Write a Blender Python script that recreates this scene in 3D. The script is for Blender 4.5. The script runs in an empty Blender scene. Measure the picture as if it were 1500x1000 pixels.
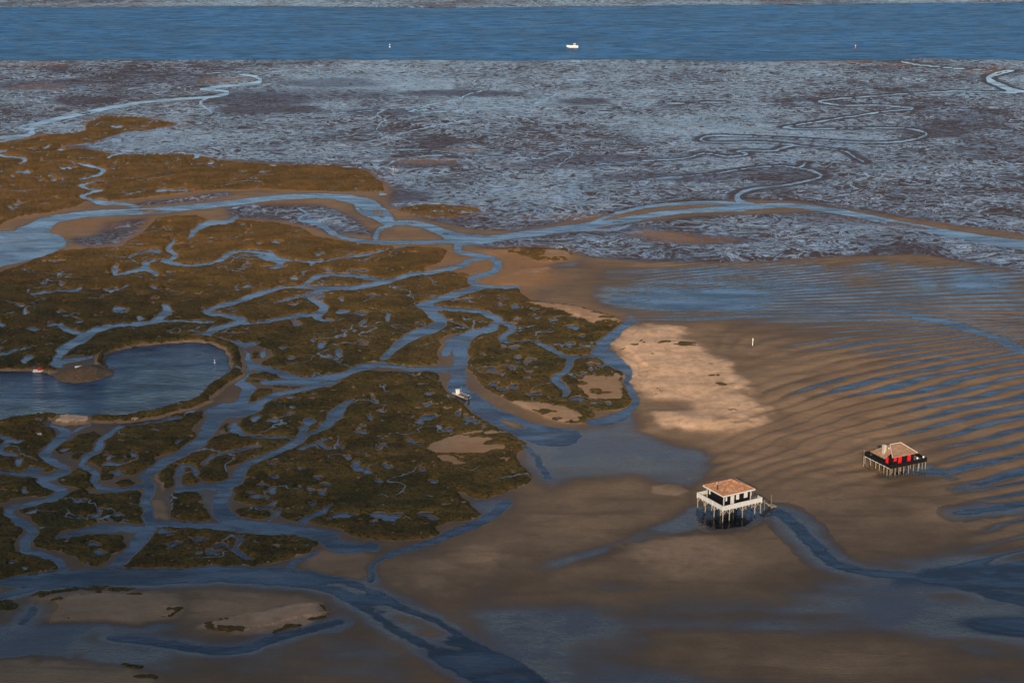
import bpy, math, random
import numpy as np
rad = math.radians
rng = random.Random(53)
# ---------------------------------------------------------------- camera geometry (metres, z = 0 is the low-tide water level)
H = 180.0; PITCH = rad(16.7); F = 2560.0
CP, SP = math.cos(PITCH), math.sin(PITCH)
def unproj(x, y, z=0.0):
    u = (500.0 - y) / F
    t = (H - z) / (SP - u * CP)
    return t * (x - 750.0) / F, t * (CP + u * SP)
# ---------------------------------------------------------------- traced layout
# Every outline below is a list of survey points; unproj() turns them into
# metres on the ground.
MARSH = [
 # lower left islands
 [(-60,622),(0,620),(72,611),(66,620),(78,628),(86,634),(81,647),(68,652),(64,660),(60,668),(64,678),(80,681),(84,685),(76,690),(60,692),(47,690),(44,694),(20,694),(-60,690)],
 [(-60,700),(0,697),(40,698),(55,702),(68,710),(79,720),(72,727),(40,729),(20,731),(5,738),(-60,735)],
 [(-60,742),(10,745),(12,750),(10,757),(25,762),(33,770),(37,776),(25,790),(20,797),(22,808),(35,811),(60,815),(80,822),(86,833),(70,841),(40,850),(0,856),(-60,864)],
 [(80,657),(95,650),(105,645),(118,636),(135,633),(150,638),(140,648),(134,656),(128,662),(118,672),(110,674),(100,670),(102,662),(90,666),(83,663)],
 [(82,702),(95,693),(105,687),(120,683),(132,685),(139,692),(134,700),(130,706),(137,716),(125,718),(105,714),(90,710)],
 [(190,622),(215,618),(240,612),(265,605),(300,602),(296,612),(285,628),(290,638),(280,648),(270,657),(245,664),(225,670),(229,675),(215,685),(200,695),(190,697),(172,693),(165,703),(148,705),(144,700),(152,688),(140,681),(125,676),(135,665),(150,655),(156,642),(172,630)],
 [(165,708),(180,702),(191,703),(194,711),(185,716),(172,715)],
 [(28,747),(50,738),(85,729),(110,720),(120,717),(135,724),(155,724),(190,719),(207,719),(217,727),(207,741),(210,752),(221,766),(200,768),(165,766),(145,767),(120,773),(90,779),(85,785),(105,787),(150,783),(182,786),(180,802),(165,813),(143,831),(125,828),(108,816),(85,808),(60,806),(49,800),(50,785),(60,775),(52,766),(45,758),(33,752)],
 # big southern island
 [(350,622),(360,612),(372,602),(385,594),(400,588),(430,577),(455,571),(480,568),(500,560),(515,549),(535,544),(560,544),(600,545),(640,547),(647,560),(655,572),(670,587),(685,597),(700,609),(715,618),(730,624),(745,631),(757,640),(760,645),(770,650),(768,657),(758,662),(757,670),(763,680),(776,697),(778,702),(770,709),(755,716),(735,724),(715,731),(700,733),(690,728),(668,720),(680,731),(690,741),(702,752),(690,762),(665,766),(650,769),(640,773),(648,779),(660,784),(640,786),(610,790),(570,791),(530,790),(515,786),(500,777),(480,772),(467,768),(457,762),(440,762),(425,762),(408,757),(398,748),(395,742),(370,740),(345,732),(340,715),(345,700),(355,685),(375,676),(400,667),(425,655),(434,645),(420,640),(390,639),(375,636),(358,630)],
 [(341,752),(350,745),(362,743),(385,746),(395,750),(393,757),(380,761),(360,760),(345,757)],
 [(236,712),(232,698),(236,688),(270,668),(300,655),(312,643),(335,635),(350,634),(356,640),(375,644),(410,644),(428,646),(427,652),(410,662),(385,670),(360,677),(330,684),(331,700),(322,705),(300,706),(294,700),(285,690),(270,692),(262,693),(254,698),(258,712),(245,716)],
 [(268,710),(270,695),(280,690),(290,697),(296,707),(285,710),(275,710)],
 [(250,722),(262,720),(285,721),(297,725),(301,738),(308,752),(316,762),(300,763),(260,762),(248,755),(247,735)],
 [(322,630),(330,622),(337,620),(337,633),(325,634)],
 [(175,829),(185,818),(200,805),(213,792),(222,783),(240,775),(235,770),(250,773),(300,776),(330,778),(345,782),(400,783),(440,783),(462,784),(469,790),(465,798),(450,808),(430,818),(410,824),(380,825),(370,829),(320,831),(250,833),(200,833)],
 [(-60,874),(10,874),(22,878),(27,886),(15,893),(-60,895)],
 # rim of the sand bar
 [(395,928),(410,915),(425,908),(455,902),(476,896),(470,889),(445,888),(432,890),(436,885),(455,883),(475,888),(485,900),(478,906),(450,914),(420,925),(400,931)],
 [(48,873),(60,866),(100,860),(150,857),(205,859),(190,866),(130,866),(100,874),(70,878),(50,885)],
 [(230,886),(262,885),(266,892),(250,905),(228,906),(240,897)],
 # large western marsh
 [(-60,407),(0,400),(40,385),(75,369),(120,365),(170,363),(200,347),(218,333),(225,321),(250,317),(290,316),(312,326),(330,328),(345,323),(400,326),(440,334),(460,346),(500,354),(560,361),(640,363),(655,367),(650,378),(640,387),(600,401),(640,403),(680,406),(695,414),(694,424),(670,433),(655,447),(700,456),(725,470),(700,484),(680,490),(660,490),(645,498),(642,520),(640,536),(600,536),(570,532),(530,534),(500,545),(480,548),(450,558),(430,555),(415,548),(383,538),(386,530),(400,522),(392,512),(378,508),(345,502),(310,492),(280,493),(260,496),(225,498),(190,506),(160,514),(130,521),(104,519),(78,528),(76,537),(40,541),(-60,539)],
 # northern island between the two channels
 [(650,449),(694,423),(740,420),(760,425),(775,440),(800,443),(850,450),(880,458),(908,467),(912,472),(895,488),(880,500),(868,512),(875,520),(895,527),(910,535),(913,550),(912,560),(918,575),(926,588),(922,595),(905,600),(872,603),(874,610),(862,620),(835,621),(800,612),(770,600),(745,586),(720,574),(705,562),(692,548),(683,535),(678,515),(680,500),(695,490),(728,475),(722,463),(700,456)],
 # upper left marsh
 [(-60,211),(0,209),(30,207),(60,200),(110,195),(125,192),(130,180),(150,170),(200,172),(262,182),(225,190),(180,195),(140,208),(85,215),(145,222),(165,228),(280,226),(330,237),(400,242),(500,243),(540,252),(560,268),(563,282),(530,281),(500,281),(440,279),(380,277),(300,279),(240,286),(190,292),(160,294),(148,290),(122,296),(110,303),(70,312),(25,318),(0,330),(-60,345)],
 [(580,307),(610,301),(650,300),(690,304),(704,309),(690,315),(650,319),(620,317),(595,313)],
 # islets east of the basin
 [(362,551),(372,547),(385,546),(395,546),(409,548),(412,552),(402,556),(388,556),(375,553)],
 [(360,558),(372,557),(382,558),(378,562),(362,562)],
 [(341,559),(358,558),(354,562),(343,562)],
 [(346,590),(352,580),(362,574),(380,571),(400,571),(400,576),(385,583),(368,591),(352,593)],
 [(400,565),(430,565),(450,567),(430,570),(405,569)],
 [(103,518),(108,510),(120,507),(133,509),(130,516),(118,520),(108,521)],
 [(362,519),(372,515),(383,518),(380,525),(368,524)],
 [(700,366),(760,363),(830,365),(838,372),(828,381),(790,385),(760,372)],
 [(600,392),(560,405),(620,403),(700,405),(655,398)],
]
# (x, y, thickness across in px) -- creeks, cut into the ground below the water level
CHAN = [
 # north river
 [(-60,370,60),(20,355,46),(55,332,20),(75,322,10),(110,316,9),(150,312,9),(200,310,8),(260,306,8),(330,298,8),(400,290,7),(450,287,7),(500,289,9),(535,297,16),(552,310,24),(562,320,14),(575,327,6),(600,326,6),(630,332,8),(650,340,12),(680,350,17),(710,351,9),(760,344,9),(830,335,9),(880,328,8),(920,322,8),(960,314,7),(1000,310,6),(1080,305,9),(1130,301,6),(1170,302,6),(1230,310,7),(1300,324,8),(1370,338,9),(1440,350,12),(1510,360,14),(1740,380,20)],
 [(700,351,5),(640,354,5),(560,355,4),(520,352,4),(490,343,6),(470,330,6),(455,322,5)],
 [(470,329,3),(440,322,3),(450,312,2),(437,305,2)],
 [(522,297,2),(528,310,3),(545,318,4)],
 [(548,352,4),(550,343,5),(556,336,4),(572,330,2)],
 [(860,330,3),(900,314,4),(940,304,4),(1000,298,4),(1060,297,5),(1095,302,5)],
 [(780,345,2),(830,338,3),(900,336,3),(925,328,3)],
 [(680,353,7),(668,364,7),(675,370,6),(700,374,5),(717,377,5),(728,382,7),(731,388,8),(724,398,9),(712,403,6),(693,407,6),(690,413,7),(701,420,9),(680,428,8),(652,436,7),(628,443,7),(620,448,8),(640,451,6),(670,454,6),(700,456,6),(718,463,8),(728,470,10),(715,482,10),(695,487,8),(683,493,14),(672,505,18),(675,520,20),(674,540,18),(668,560,22),(682,578,20),(705,596,20),(730,612,22),(765,628,26),(810,640,34)],
 [(618,446,6),(632,458,12),(645,470,15),(640,478,12),(622,486,12),(600,494,11),(583,507,9),(572,518,6),(564,526,4)],
 [(653,468,1.5),(670,474,1.5),(686,480,1.5)],
 [(655,520,10),(657,505,12),(676,492,8)],
 [(717,377,5),(700,379,4),(683,383,5),(677,388,7),(660,394,6),(630,399,5),(600,402,5),(570,411,7),(540,418,7),(510,422,8),(470,421,5),(430,421,4),(400,424,5),(380,431,8),(355,439,6),(320,449,6),(303,457,6),(318,461,5),(340,464,5),(353,468,9),(340,476,7),(315,482,7),(300,490,8),(278,496,8)],
 [(548,409,5),(520,405,5),(490,403,5),(470,404,5),(455,411,4),(448,416,3)],
 [(700,420,5),(725,421,4),(752,421,4)],
 [(475,425,4),(452,431,5),(449,434,5),(462,442,7),(475,451,8),(466,461,8),(463,466,4),(478,470,5)],
 [(455,461,5),(430,464,5),(400,469,4),(372,473,4),(352,472,4)],
 [(405,444,2),(436,434,2),(448,435,2)],
 [(310,472,3),(290,472,3),(262,470,3),(235,470,4),(205,474,6),(170,476,5),(148,481,7),(130,489,10),(115,498,11),(98,508,11),(85,518,9),(82,530,9),(88,536,7)],
 [(222,472,5),(236,464,7),(246,456,9),(240,447,5)],
 [(73,476,2),(86,475,5),(95,482,6),(108,487,4),(120,488,3)],
 [(-60,530,6),(0,520,4),(20,513,2),(45,508,1)],
 [(300,491,5),(270,498,4),(240,501,3),(200,507,3),(165,514,3),(135,522,3),(110,527,5),(85,531,8)],
 [(300,490,5),(320,497,4),(350,504,6),(372,503,3)],
 [(344,507,2),(356,517,5),(366,528,9),(378,538,9),(400,543,7),(424,552,9),(450,557,8),(475,553,9),(505,548,8),(530,538,8),(560,534,5),(600,540,5),(640,542,7),(665,541,7)],
 [(505,549,7),(485,560,5),(455,567,5),(425,573,5),(400,580,6),(385,589,7),(365,597,14),(345,600,24),(325,606,24),(312,622,18),(300,640,14),(286,652,12),(262,667,11),(235,681,12),(216,694,12),(213,706,14),(218,718,14),(212,735,14),(215,752,12),(224,768,12),(212,784,14),(195,800,14),(182,815,14),(170,826,12)],
 [(350,596,14),(365,570,16),(352,560,10),(360,545,10),(368,530,8)],
 [(395,560,8),(425,560,6),(460,561,4)],
 [(436,644,4),(415,641,3),(385,641,3),(365,638,5),(355,633,6),(343,624,9)],
 [(513,586,4),(503,592,9),(495,602,14),(486,614,13),(478,624,10),(470,630,5),(450,637,5),(437,645,10),(425,654,7),(410,662,7),(385,672,5),(362,680,8),(350,690,14),(342,704,14),(320,712,8),(290,716,4),(262,719,4)],
 [(437,638,3),(445,628,6),(455,613,6),(450,615,3)],
 [(482,658,3),(470,650,3),(452,653,3),(440,659,2)],
 [(372,656,5),(345,661,3),(315,668,2),(300,680,2)],
 [(326,720,18),(322,740,20),(350,770,18),(420,774,14),(470,784,18),(500,800,14),(540,800,10)],
 [(238,766,8),(290,768,8),(340,772,12)],
 [(395,742,3),(375,742,2)],
 [(445,764,9),(455,756,4),(470,749,3),(481,740,2)],
 [(408,745,3),(400,755,3),(392,762,3)],
 [(348,787,3),(347,795,4),(341,803,4),(352,813,1.5),(370,820,1.5)],
 [(70,618,4),(85,625,5),(100,633,8),(85,645,9),(73,657,12),(66,668,9),(80,678,9),(96,686,9),(80,697,8),(62,703,7),(75,712,8),(92,720,9),(70,731,6),(40,740,7),(16,747,8),(18,755,9),(38,768,12),(48,780,13),(36,795,13),(40,808,8),(62,812,7),(84,822,9),(94,836,9)],
 [(-60,640,3),(5,640,4),(12,645,5),(26,647,4)],
 [(8,643,4),(3,653,5),(8,663,6),(22,666,4)],
 [(-60,690,3),(0,690,3),(40,695,4),(65,699,4)],
 [(260,612,4),(225,618,4),(185,622,5),(165,632,5),(150,645,6),(140,660,7),(120,672,6),(115,680,4),(130,686,5),(143,695,8),(136,706,6),(145,716,6),(175,718,5),(205,712,6)],
 [(130,622,3),(115,630,3),(98,637,4)],
 [(90,786,6),(130,776,8),(170,774,9),(205,776,8)],
 [(262,693,6),(270,682,3),(284,685,3),(292,695,2)],
 [(594,361,1.5),(565,366,2.5),(535,373,3),(500,379,3),(460,383,3.5),(430,382,3),(405,377,5),(388,370,6),(365,368,3),(345,369,4),(335,373,5),(325,381,4),(300,388,3),(272,389,4),(252,386,5),(240,382,5),(254,377,4),(256,371,4),(246,365,5),(250,358,4),(254,354,2),(250,350,2)],
 [(412,384,4),(398,380,8),(385,376,3),(360,374,2.5),(345,376,3)],
 [(385,391,2),(408,391,7),(410,384,3)],
 [(243,382,3),(232,382,3),(216,384,5),(208,394,8),(190,399,3),(172,403,3),(166,394,1.5)],
 [(212,392,5),(224,400,5),(228,405,3)],
 [(188,379,1),(200,371,2),(222,367,5),(232,371,5)],
 [(275,350,2),(285,338,6),(305,328,8),(330,325,6),(345,318,3)],
 [(55,430,4),(80,427,2),(92,425,4),(110,426,5),(117,421,3)],
 [(130,423,1.2),(165,425,1.5),(185,418,1.2)],
 # east side creeks
 [(728,470,2),(740,473,6),(750,480,8),(741,489,8),(736,498,6),(750,501,1.5),(778,499,1.5),(790,504,6),(802,510,4),(820,517,4),(835,523,6),(848,523,3),(872,523,3)],
 [(838,524,7),(832,536,8),(822,549,6),(814,555,10),(822,563,10),(829,573,7),(826,582,3)],
 [(930,472,3),(920,474,9),(905,485,10),(888,500,15),(880,513,20),(893,524,18),(908,535,16),(922,546,8),(919,560,7),(924,575,7),(928,592,9),(910,608,14),(880,618,14)],
 # upper left creeks
 [(-60,216,10),(0,204,8),(25,200,6),(45,195,5),(47,188,5),(55,182,5),(80,175,5),(120,167,5),(160,158,4),(200,151,3.5),(240,147,3),(280,144,3),(310,142,3.5),(332,137,3.5),(325,133,3),(298,131,3),(312,128,3),(345,125,3),(372,122,5),(380,117,4),(372,112,3),(358,110,3)],
 [(308,142,2),(293,150,2),(300,157,2),(309,163,2),(308,168,1.5)],
 [(55,181,2),(35,184,2),(32,188,2),(45,189,2)],
 [(-60,222,3),(0,228,3),(14,229,3),(32,232,3),(37,236,3),(28,240,1.5)],
 [(60,236,1.2),(105,238,1.5),(130,243,3),(150,249,5),(145,256,4),(123,262,3)],
 [(142,266,3),(118,272,3),(128,277,3),(146,279,4),(120,287,3),(135,292,6),(150,297,6),(175,298,4),(200,303,4)],
 [(158,232,2),(165,228,2),(180,224,2)],
 [(275,226,1.5),(290,227,3),(284,233,2)],
 [(64,219,1.5),(72,213,2)],
 # far winding creeks on the right
 [(1510,136,6),(1490,134,6),(1470,127,6),(1450,118,6),(1450,112,5),(1465,107,4),(1480,104,3)],
 [(1490,136,1.6),(1400,134,1.4),(1340,137,1.4),(1280,141,1.4),(1215,146,1.4),(1200,149,2),(1230,154,1.5),(1280,154,1.4),(1325,157,1.5),(1335,160,1.6),(1300,163,1.4),(1250,170,1.4),(1200,178,1.4),(1160,184,1.4),(1150,187,2),(1180,189,1.4),(1250,188,1.4),(1320,188,1.4),(1350,192,1.6),(1355,198,2),(1335,205,2),(1290,209,1.4),(1230,207,1.4),(1160,203,1.4),(1090,200,1.4),(1045,199,1.4),(1025,204,1.6),(1045,209,1.4),(1110,208,1.4),(1150,211,1.4),(1161,213,1.6),(1140,218,2),(1130,221,2),(1080,221,1.6),(1096,226,1.6),(1065,229,1.4),(1030,224,1.4),(1005,232,1.4),(940,236,1),(850,243,1)],
 [(1161,213,1.4),(1230,220,1.2),(1252,229,1.6),(1265,238,1.4)],
 [(950,262,1),(1010,258,1.4),(1060,252,1.4),(1110,245,1.4),(1150,243,1.4),(1171,246,2),(1180,238,2)],
 [(1171,246,2),(1198,253,2.4),(1203,259,2.4),(1180,266,2),(1140,273,2),(1105,276,2.4),(1084,283,4),(1078,290,5),(1088,296,5),(1105,300,5)],
 [(1310,88,2),(1345,95,1.6),(1400,100,1.2),(1450,103,1.2)],
 [(745,160,1),(700,158,1),(630,160,1),(600,164,1),(640,152,1),(700,142,1),(690,148,1)],
 [(560,200,1.2),(553,190,1.2),(557,180,1.2),(565,176,1),(553,168,1.2),(562,162,1)],
 [(500,222,1),(570,220,1.2),(620,219,1.2),(660,223,1.2),(700,228,1.2),(740,230,1.2),(772,231,1.2),(790,232,1.2),(815,223,1.2),(840,224,1.2),(820,240,1.2),(812,255,1.2)],
 [(500,245,1),(560,244,1.2),(580,235,1.2),(620,229,1.2),(660,227,1)],
 [(580,197,1.4),(640,184,1.4),(700,175,1.4),(790,168,1.2)],
 [(620,165,1.2),(760,156,1.2),(800,145,1.2),(820,135,1.2)],
 [(905,160,1),(960,153,1),(1000,151,1),(1060,150,1)],
 [(820,120,1),(835,117,1),(900,116,1)],
 [(500,165,1),(590,158,1),(660,148,1),(690,137,1),(730,128,1)],
 # bottom left wide channel
 [(-60,885,26),(0,862,26),(60,851,24),(150,844,22),(250,842,22),(350,840,22),(430,845,22),(490,856,26),(540,877,32),(590,905,40),(650,940,46),(710,975,50),(800,1030,70),(900,1100,90)],
 [(165,932,4),(200,936,6),(240,942,9),(290,950,9),(340,952,9),(380,942,7),(430,928,6),(500,913,4)],
 [(45,890,4),(40,900,5),(30,912,3)],
 [(462,806,5),(450,814,5),(432,824,6),(425,835,5)],
 [(540,850,4),(552,826,5),(580,808,8),(620,796,8),(655,784,9),(690,770,11),(722,752,12),(745,735,10)],
 [(768,655,4),(790,672,6),(800,700,8)],
 # stream leaving the white cabin
 [(1120,752,7),(1142,750,8),(1162,768,10),(1185,790,11),(1203,810,9),(1225,827,6),(1260,836,7),(1310,841,7),(1360,850,7),(1400,855,8),(1440,866,10),(1510,880,12),(1740,900,14)],
 # red cabin runoff
 [(1335,690,4),(1352,692,9),(1375,690,7),(1410,685,4),(1460,676,3),(1520,664,3),(1740,640,4)],
 [(1372,691,3),(1382,697,2),(1392,700,1.5)],
 [(1398,717,3),(1440,710,4),(1490,694,5),(1560,680,5)],
 [(1405,752,2),(1450,746,4),(1500,738,5),(1560,730,4)],
 # line of water across the ripples
 [(1305,452,2),(1330,459,5),(1360,468,7),(1395,474,7),(1420,483,6),(1450,492,6),(1475,502,8),(1510,516,7),(1740,560,9)],
]
# shallow sheets of standing water: polygon, depth scale
SHEET = [
 ([(1268,690),(1285,690),(1330,684),(1358,682),(1366,688),(1345,698),(1305,708),(1285,702)],1.9),  # pool added under the red cabin so its reflection deepens the shade there
 ([(770,640),(800,627),(840,626),(880,622),(905,606),(930,602),(942,612),(962,632),(1000,648),(1050,658),(1080,678),(1088,690),(1062,700),(1034,712),(1014,724),(985,722),(950,712),(925,700),(880,702),(840,708),(805,716),(780,702),(768,668)],1.0),
 ([(1010,722),(1022,745),(1030,760),(1028,778),(1000,785),(955,793),(885,812),(850,822),(815,832),(788,830),(800,818),(860,801),(905,785),(935,770),(985,755),(1008,742)],1.3),
 ([(1012,745),(1030,742),(1058,745),(1100,740),(1138,742),(1146,750),(1132,755),(1115,757),(1104,765),(1090,772),(1060,777),(1030,777),(1012,768)],2.4),
 ([(690,728),(715,733),(745,726),(742,742),(715,758),(690,765),(702,750)],1.2),
 ([(-60,918),(40,914),(110,914),(250,909),(300,912),(250,917),(180,919),(130,926),(112,937),(124,952),(90,956),(40,961),(0,966),(-60,970)],1.2),
 ([(1340,688),(1362,686),(1372,694),(1350,700),(1335,697)],1.5),
 ([(800,895),(850,886),(900,892),(860,905),(815,905)],0.6),
 ([(840,862),(900,852),(925,856),(890,864)],0.7),
 ([(150,326),(180,322),(216,321),(210,333),(195,345),(175,357),(145,361),(125,358),(150,345)],0.3),
 ([(590,385),(625,373),(645,372),(635,384),(620,393),(600,398)],0.3),
 ([(830,380),(850,378),(862,385),(850,392),(800,394),(770,392),(800,388)],0.8),
 ([(800,396),(818,398),(825,404),(812,408),(798,403)],0.7),
 ([(770,440),(788,438),(812,443),(795,446)],0.8),
 ([(905,470),(925,462),(940,474),(918,480)],0.9),
]
# little pools inside the marsh  x, y, rx, ry
PONDS = [(835,479,14,2.5),(848,480,8,2),(842,481,5,3),(834,504,7,2.5),(866,534,7,2),(884,536,6,2),(870,542,6,2),(856,547,4,1.5),(724,562,7,3),(737,570,9,2),(754,566,6,3.5),(707,520,4,2.5),(755,509,7,2),(737,508,4,2),(782,462,8,1.6),(842,465,7,1.8),(757,450,6,3),(810,470,6,1.5),(784,453,5,1.3),(758,468,5,1.4),(853,493,5,2),(850,585,13,3),(887,592,4,2.5),(785,578,8,3),(668,440,6,1.2),(686,438,7,1.3),(731,448,6,1.4),(735,437,6,1),(684,467,5,1.8),(770,554,3,2),(774,545,5,1.2),(630,611,11,4),(617,618,7,3.5),(673,605,3,4),(688,614,8,3),(699,618,5,3),(661,629,5,3),(541,611,3,4),(600,646,5,3),(612,649,6,1.5),(561,653,4,2),(562,641,4,1.5),(525,632,4,2),(533,635,5,1.5),(510,670,3,4),(517,681,6,5),(527,687,7,3),(538,691,4,3),(568,685,4,2),(621,689,3,3),(634,706,7,2.5),(553,706,4,3),(502,656,4,2),(503,755,18,3.5),(562,755,17,4),(570,760,9,5),(580,758,9,2),(585,752,6,1.5),(625,753,12,3),(637,760,4,3),(545,764,6,1.5),(559,603,9,2),(546,588,2,6),(630,577,5,1.5),(628,593,8,2.5),(615,598,7,1),(620,564,4,1),
 (401,698,7,2.5),(384,710,8,1.5),(398,717,6,4),(382,727,9,2),(370,721,5,1.5),(465,698,6,1.5),(474,708,7,2),(473,720,6,4),(457,737,7,3.5),(442,711,3,1.2),(396,680,5,1.5),(422,606,6,1.8),(400,616,8,2.5),(373,613,7,4),(455,617,6,4),(443,628,6,3),(344,627,7,7),(455,585,5,1),
 (168,679,16,3),(195,665,4,4),(140,755,7,3),(172,755,7,3),(176,692,7,3),(120,733,7,3),(118,757,4,3),(93,660,5,2),(138,796,8,3),(148,809,7,3),(293,791,9,3),(255,796,9,3),(311,807,9,3),(240,780,9,3),(322,799,8,1.5),(25,677,5,5),(50,688,9,4),(35,720,3,5),
 (468,433,6,3),(343,455,6,1.5),(427,447,6,1),(435,443,3,2),(326,487,5,1.3),(342,488,5,1),(466,510,5,1.2),(474,505,4,5),(462,499,4,2),(415,510,6,1.5),(429,524,6,1.5),(383,518,4,5),(345,505,18,4),(500,439,4,3),(545,433,7,1.5),(561,433,6,1),(530,460,6,3),(532,472,3,4),(568,464,3,6),(565,458,6,1.2),(531,501,7,2),(498,518,3,6),(490,526,5,2),(545,453,5,1.2),(617,474,8,2),(614,445,4,1.2),
 (352,328,7,1.2),(380,356,4,1.2),(407,355,7,1.8),(360,353,6,.8),(362,338,4,.8),(358,342,3,.8),(470,372,6,2.5),(430,409,6,2.5),(412,414,3,1.2),(488,396,9,1.6),(535,398,6,1.3),(513,398,3,1.5),(477,394,5,.8),(415,429,5,1),(440,428,3,1),(514,397,4,1.5),(536,398,6,1.2),(527,459,6,2.5),
 (39,394,6,1.5),(62,384,5,1.2),(85,377,5,1),(78,384,4,1),(170,391,4,3),(173,397,4,2),(155,400,5,1),(248,400,7,1.5),(265,399,5,.8),(91,417,4,1.6),(173,453,7,4),(178,458,4,1.5),(227,437,5,.8),(207,431,5,.8),(225,420,6,2),(230,423,3,1),(287,431,5,.7),(248,424,4,1),(205,466,5,3),(162,427,3,2),(28,448,8,1.5),(35,456,4,4),(88,457,5,1.5),(0,476,6,4),(40,524,7,4),(35,530,5,3),(20,541,5,1),(246,336,5,1.4),(238,334,3,.8),(240,347,6,.8),(280,344,5,.8),(283,363,4,.8),(278,400,4,1),
 (307,239,5,2),(243,240,4,1),(254,246,3,1.4),(167,247,6,1.5),(243,265,3,1.2),(269,271,3,1),(255,278,7,1),(80,264,7,1.4),(60,266,6,1),(14,302,3,1),(95,246,12,2),(108,246,5,1),(35,252,14,2.5),(20,258,6,1.5),(398,243,10,1),(340,265,3,1),(385,252,5,1.4),(560,284,6,1.2),(548,279,5,.8),(638,310,6,.9),(634,312,4,.8),(648,317,5,.9),(680,312,16,1.4),(648,304,5,.7)]
# light dry sand: polygon, strength, soft edge m, height m
SAND = [
 ([(902,512),(905,500),(917,490),(935,481),(960,478),(985,481),(1002,491),(1020,501),(1035,513),(1050,528),(1058,541),(1072,552),(1090,564),(1104,574),(1112,586),(1118,600),(1108,620),(1080,630),(1045,634),(1010,633),(985,625),(965,614),(954,603),(972,598),(1000,600),(1006,592),(975,586),(950,588),(930,585),(933,575),(928,560),(922,545),(910,530)],1.0,4.5,0.9),
 ([(765,443),(800,444),(850,451),(900,465),(911,470),(900,475),(870,474),(845,466),(820,456),(790,450)],.6,1.2,.3),
 ([(845,558),(870,550),(903,541),(911,560),(914,580),(917,588),(890,588),(868,590),(850,576)],.34,1.2,.15),
 ([(752,588),(770,590),(800,592),(830,597),(845,605),(858,612),(850,618),(825,619),(795,610),(770,600)],.42,1.0,.15),
 ([(612,658),(640,645),(680,636),(720,632),(745,635),(755,645),(745,655),(748,668),(765,688),(770,700),(755,708),(725,705),(700,697),(680,690),(655,682),(630,672)],.32,1.5,.1),
 ([(530,550),(555,546),(580,551),(575,558),(545,559)],.35,1.0,.1),
 ([(800,366),(838,370),(830,379),(800,384),(772,382),(800,376)],.45,2.0,.2),
 ([(700,366),(770,363),(770,370),(720,376)],.3,2.0,.2),
 ([(735,410),(765,396),(800,392),(795,402),(770,416),(735,418)],.5,2.0,.3),
 ([(925,340),(945,334),(990,343),(1020,352),(1000,355),(960,350)],.5,2.5,.2),
 ([(36,905),(52,878),(95,868),(150,864),(215,862),(258,868),(264,885),(250,903),(200,908),(80,911)],.36,2.0,.35),
 ([(300,917),(320,911),(350,904),(420,888),(445,884),(470,887),(483,898),(480,905),(455,914),(420,926),(390,933),(360,930),(330,924)],.5,1.5,.35),
 ([(290,868),(360,864),(420,872),(450,884),(400,894),(330,905),(290,900)],.28,5.0,.2),
 ([(-60,972),(0,967),(60,963),(110,967),(150,977),(215,990),(240,1030),(230,1120),(-60,1120)],.4,2.5,.35),
 ([(440,815),(480,803),(530,806),(545,825),(520,842),(470,838)],.35,4.0,.15),
 ([(222,760),(216,745),(220,732),(240,728),(245,745),(248,760)],.35,1.0,.1),
 ([(222,700),(228,692),(233,690),(236,705),(248,716),(238,724),(228,712)],.35,.7,.08),
 ([(262,668),(270,660),(282,659),(280,667)],.6,.7,.08),
 ([(1240,717),(1270,708),(1310,718),(1370,738),(1400,755),(1350,758),(1300,742)],.34,8.0,.1),
 ([(940,815),(970,800),(1040,790),(1110,800),(1100,820),(1000,838)],.42,9.0,.1),
 ([(590,840),(700,790),(800,770),(900,745),(930,755),(850,780),(760,805),(700,830),(640,850)],.34,10.0,.1),
 ([(1130,640),(1200,620),(1300,600),(1280,640),(1200,670)],.22,10.0,.1),
 ([(950,712),(975,708),(1003,712),(1010,722),(985,727),(955,726),(946,722)],.45,.6,.1),
]
# rusty / ochre mud and weed tint: x,y,rx,ry,strength
OCHRE = [(700,670,60,28,.5),(810,605,50,14,.4),(880,565,34,22,.4),(620,236,60,5,.9),(680,221,35,4,.9),(330,118,50,6,.9),(45,94,60,3,.7),(200,180,80,10,.9),(520,88,40,4,.6),(690,87,50,2.5,.8),(1215,90,60,4,.9),(1310,95,30,2.5,.9),(1440,105,28,3,.9),(1470,98,30,2,.6),(1120,87,30,2,.6),(570,378,80,14,.8),(560,395,60,10,.8),(740,385,70,16,.8),(760,405,60,12,.9),(870,336,40,4,.6),(960,345,50,5,.8),(1020,352,70,6,.7),(1340,333,60,4,.6),(320,292,50,5,.4),(410,297,90,6,.5),(60,345,40,10,.5),(130,330,60,8,.5),(60,128,40,5,.7),(850,318,90,5,.5),(900,317,60,3,.7),(1250,322,80,4,.5),(690,5,80,2,.5),(1100,4,60,1.5,.8),(870,8,50,2.5,.8),(240,7,200,2,.6),(600,345,40,4,.3),(450,98,50,3,.3),(240,150,60,6,.25)]
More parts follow.
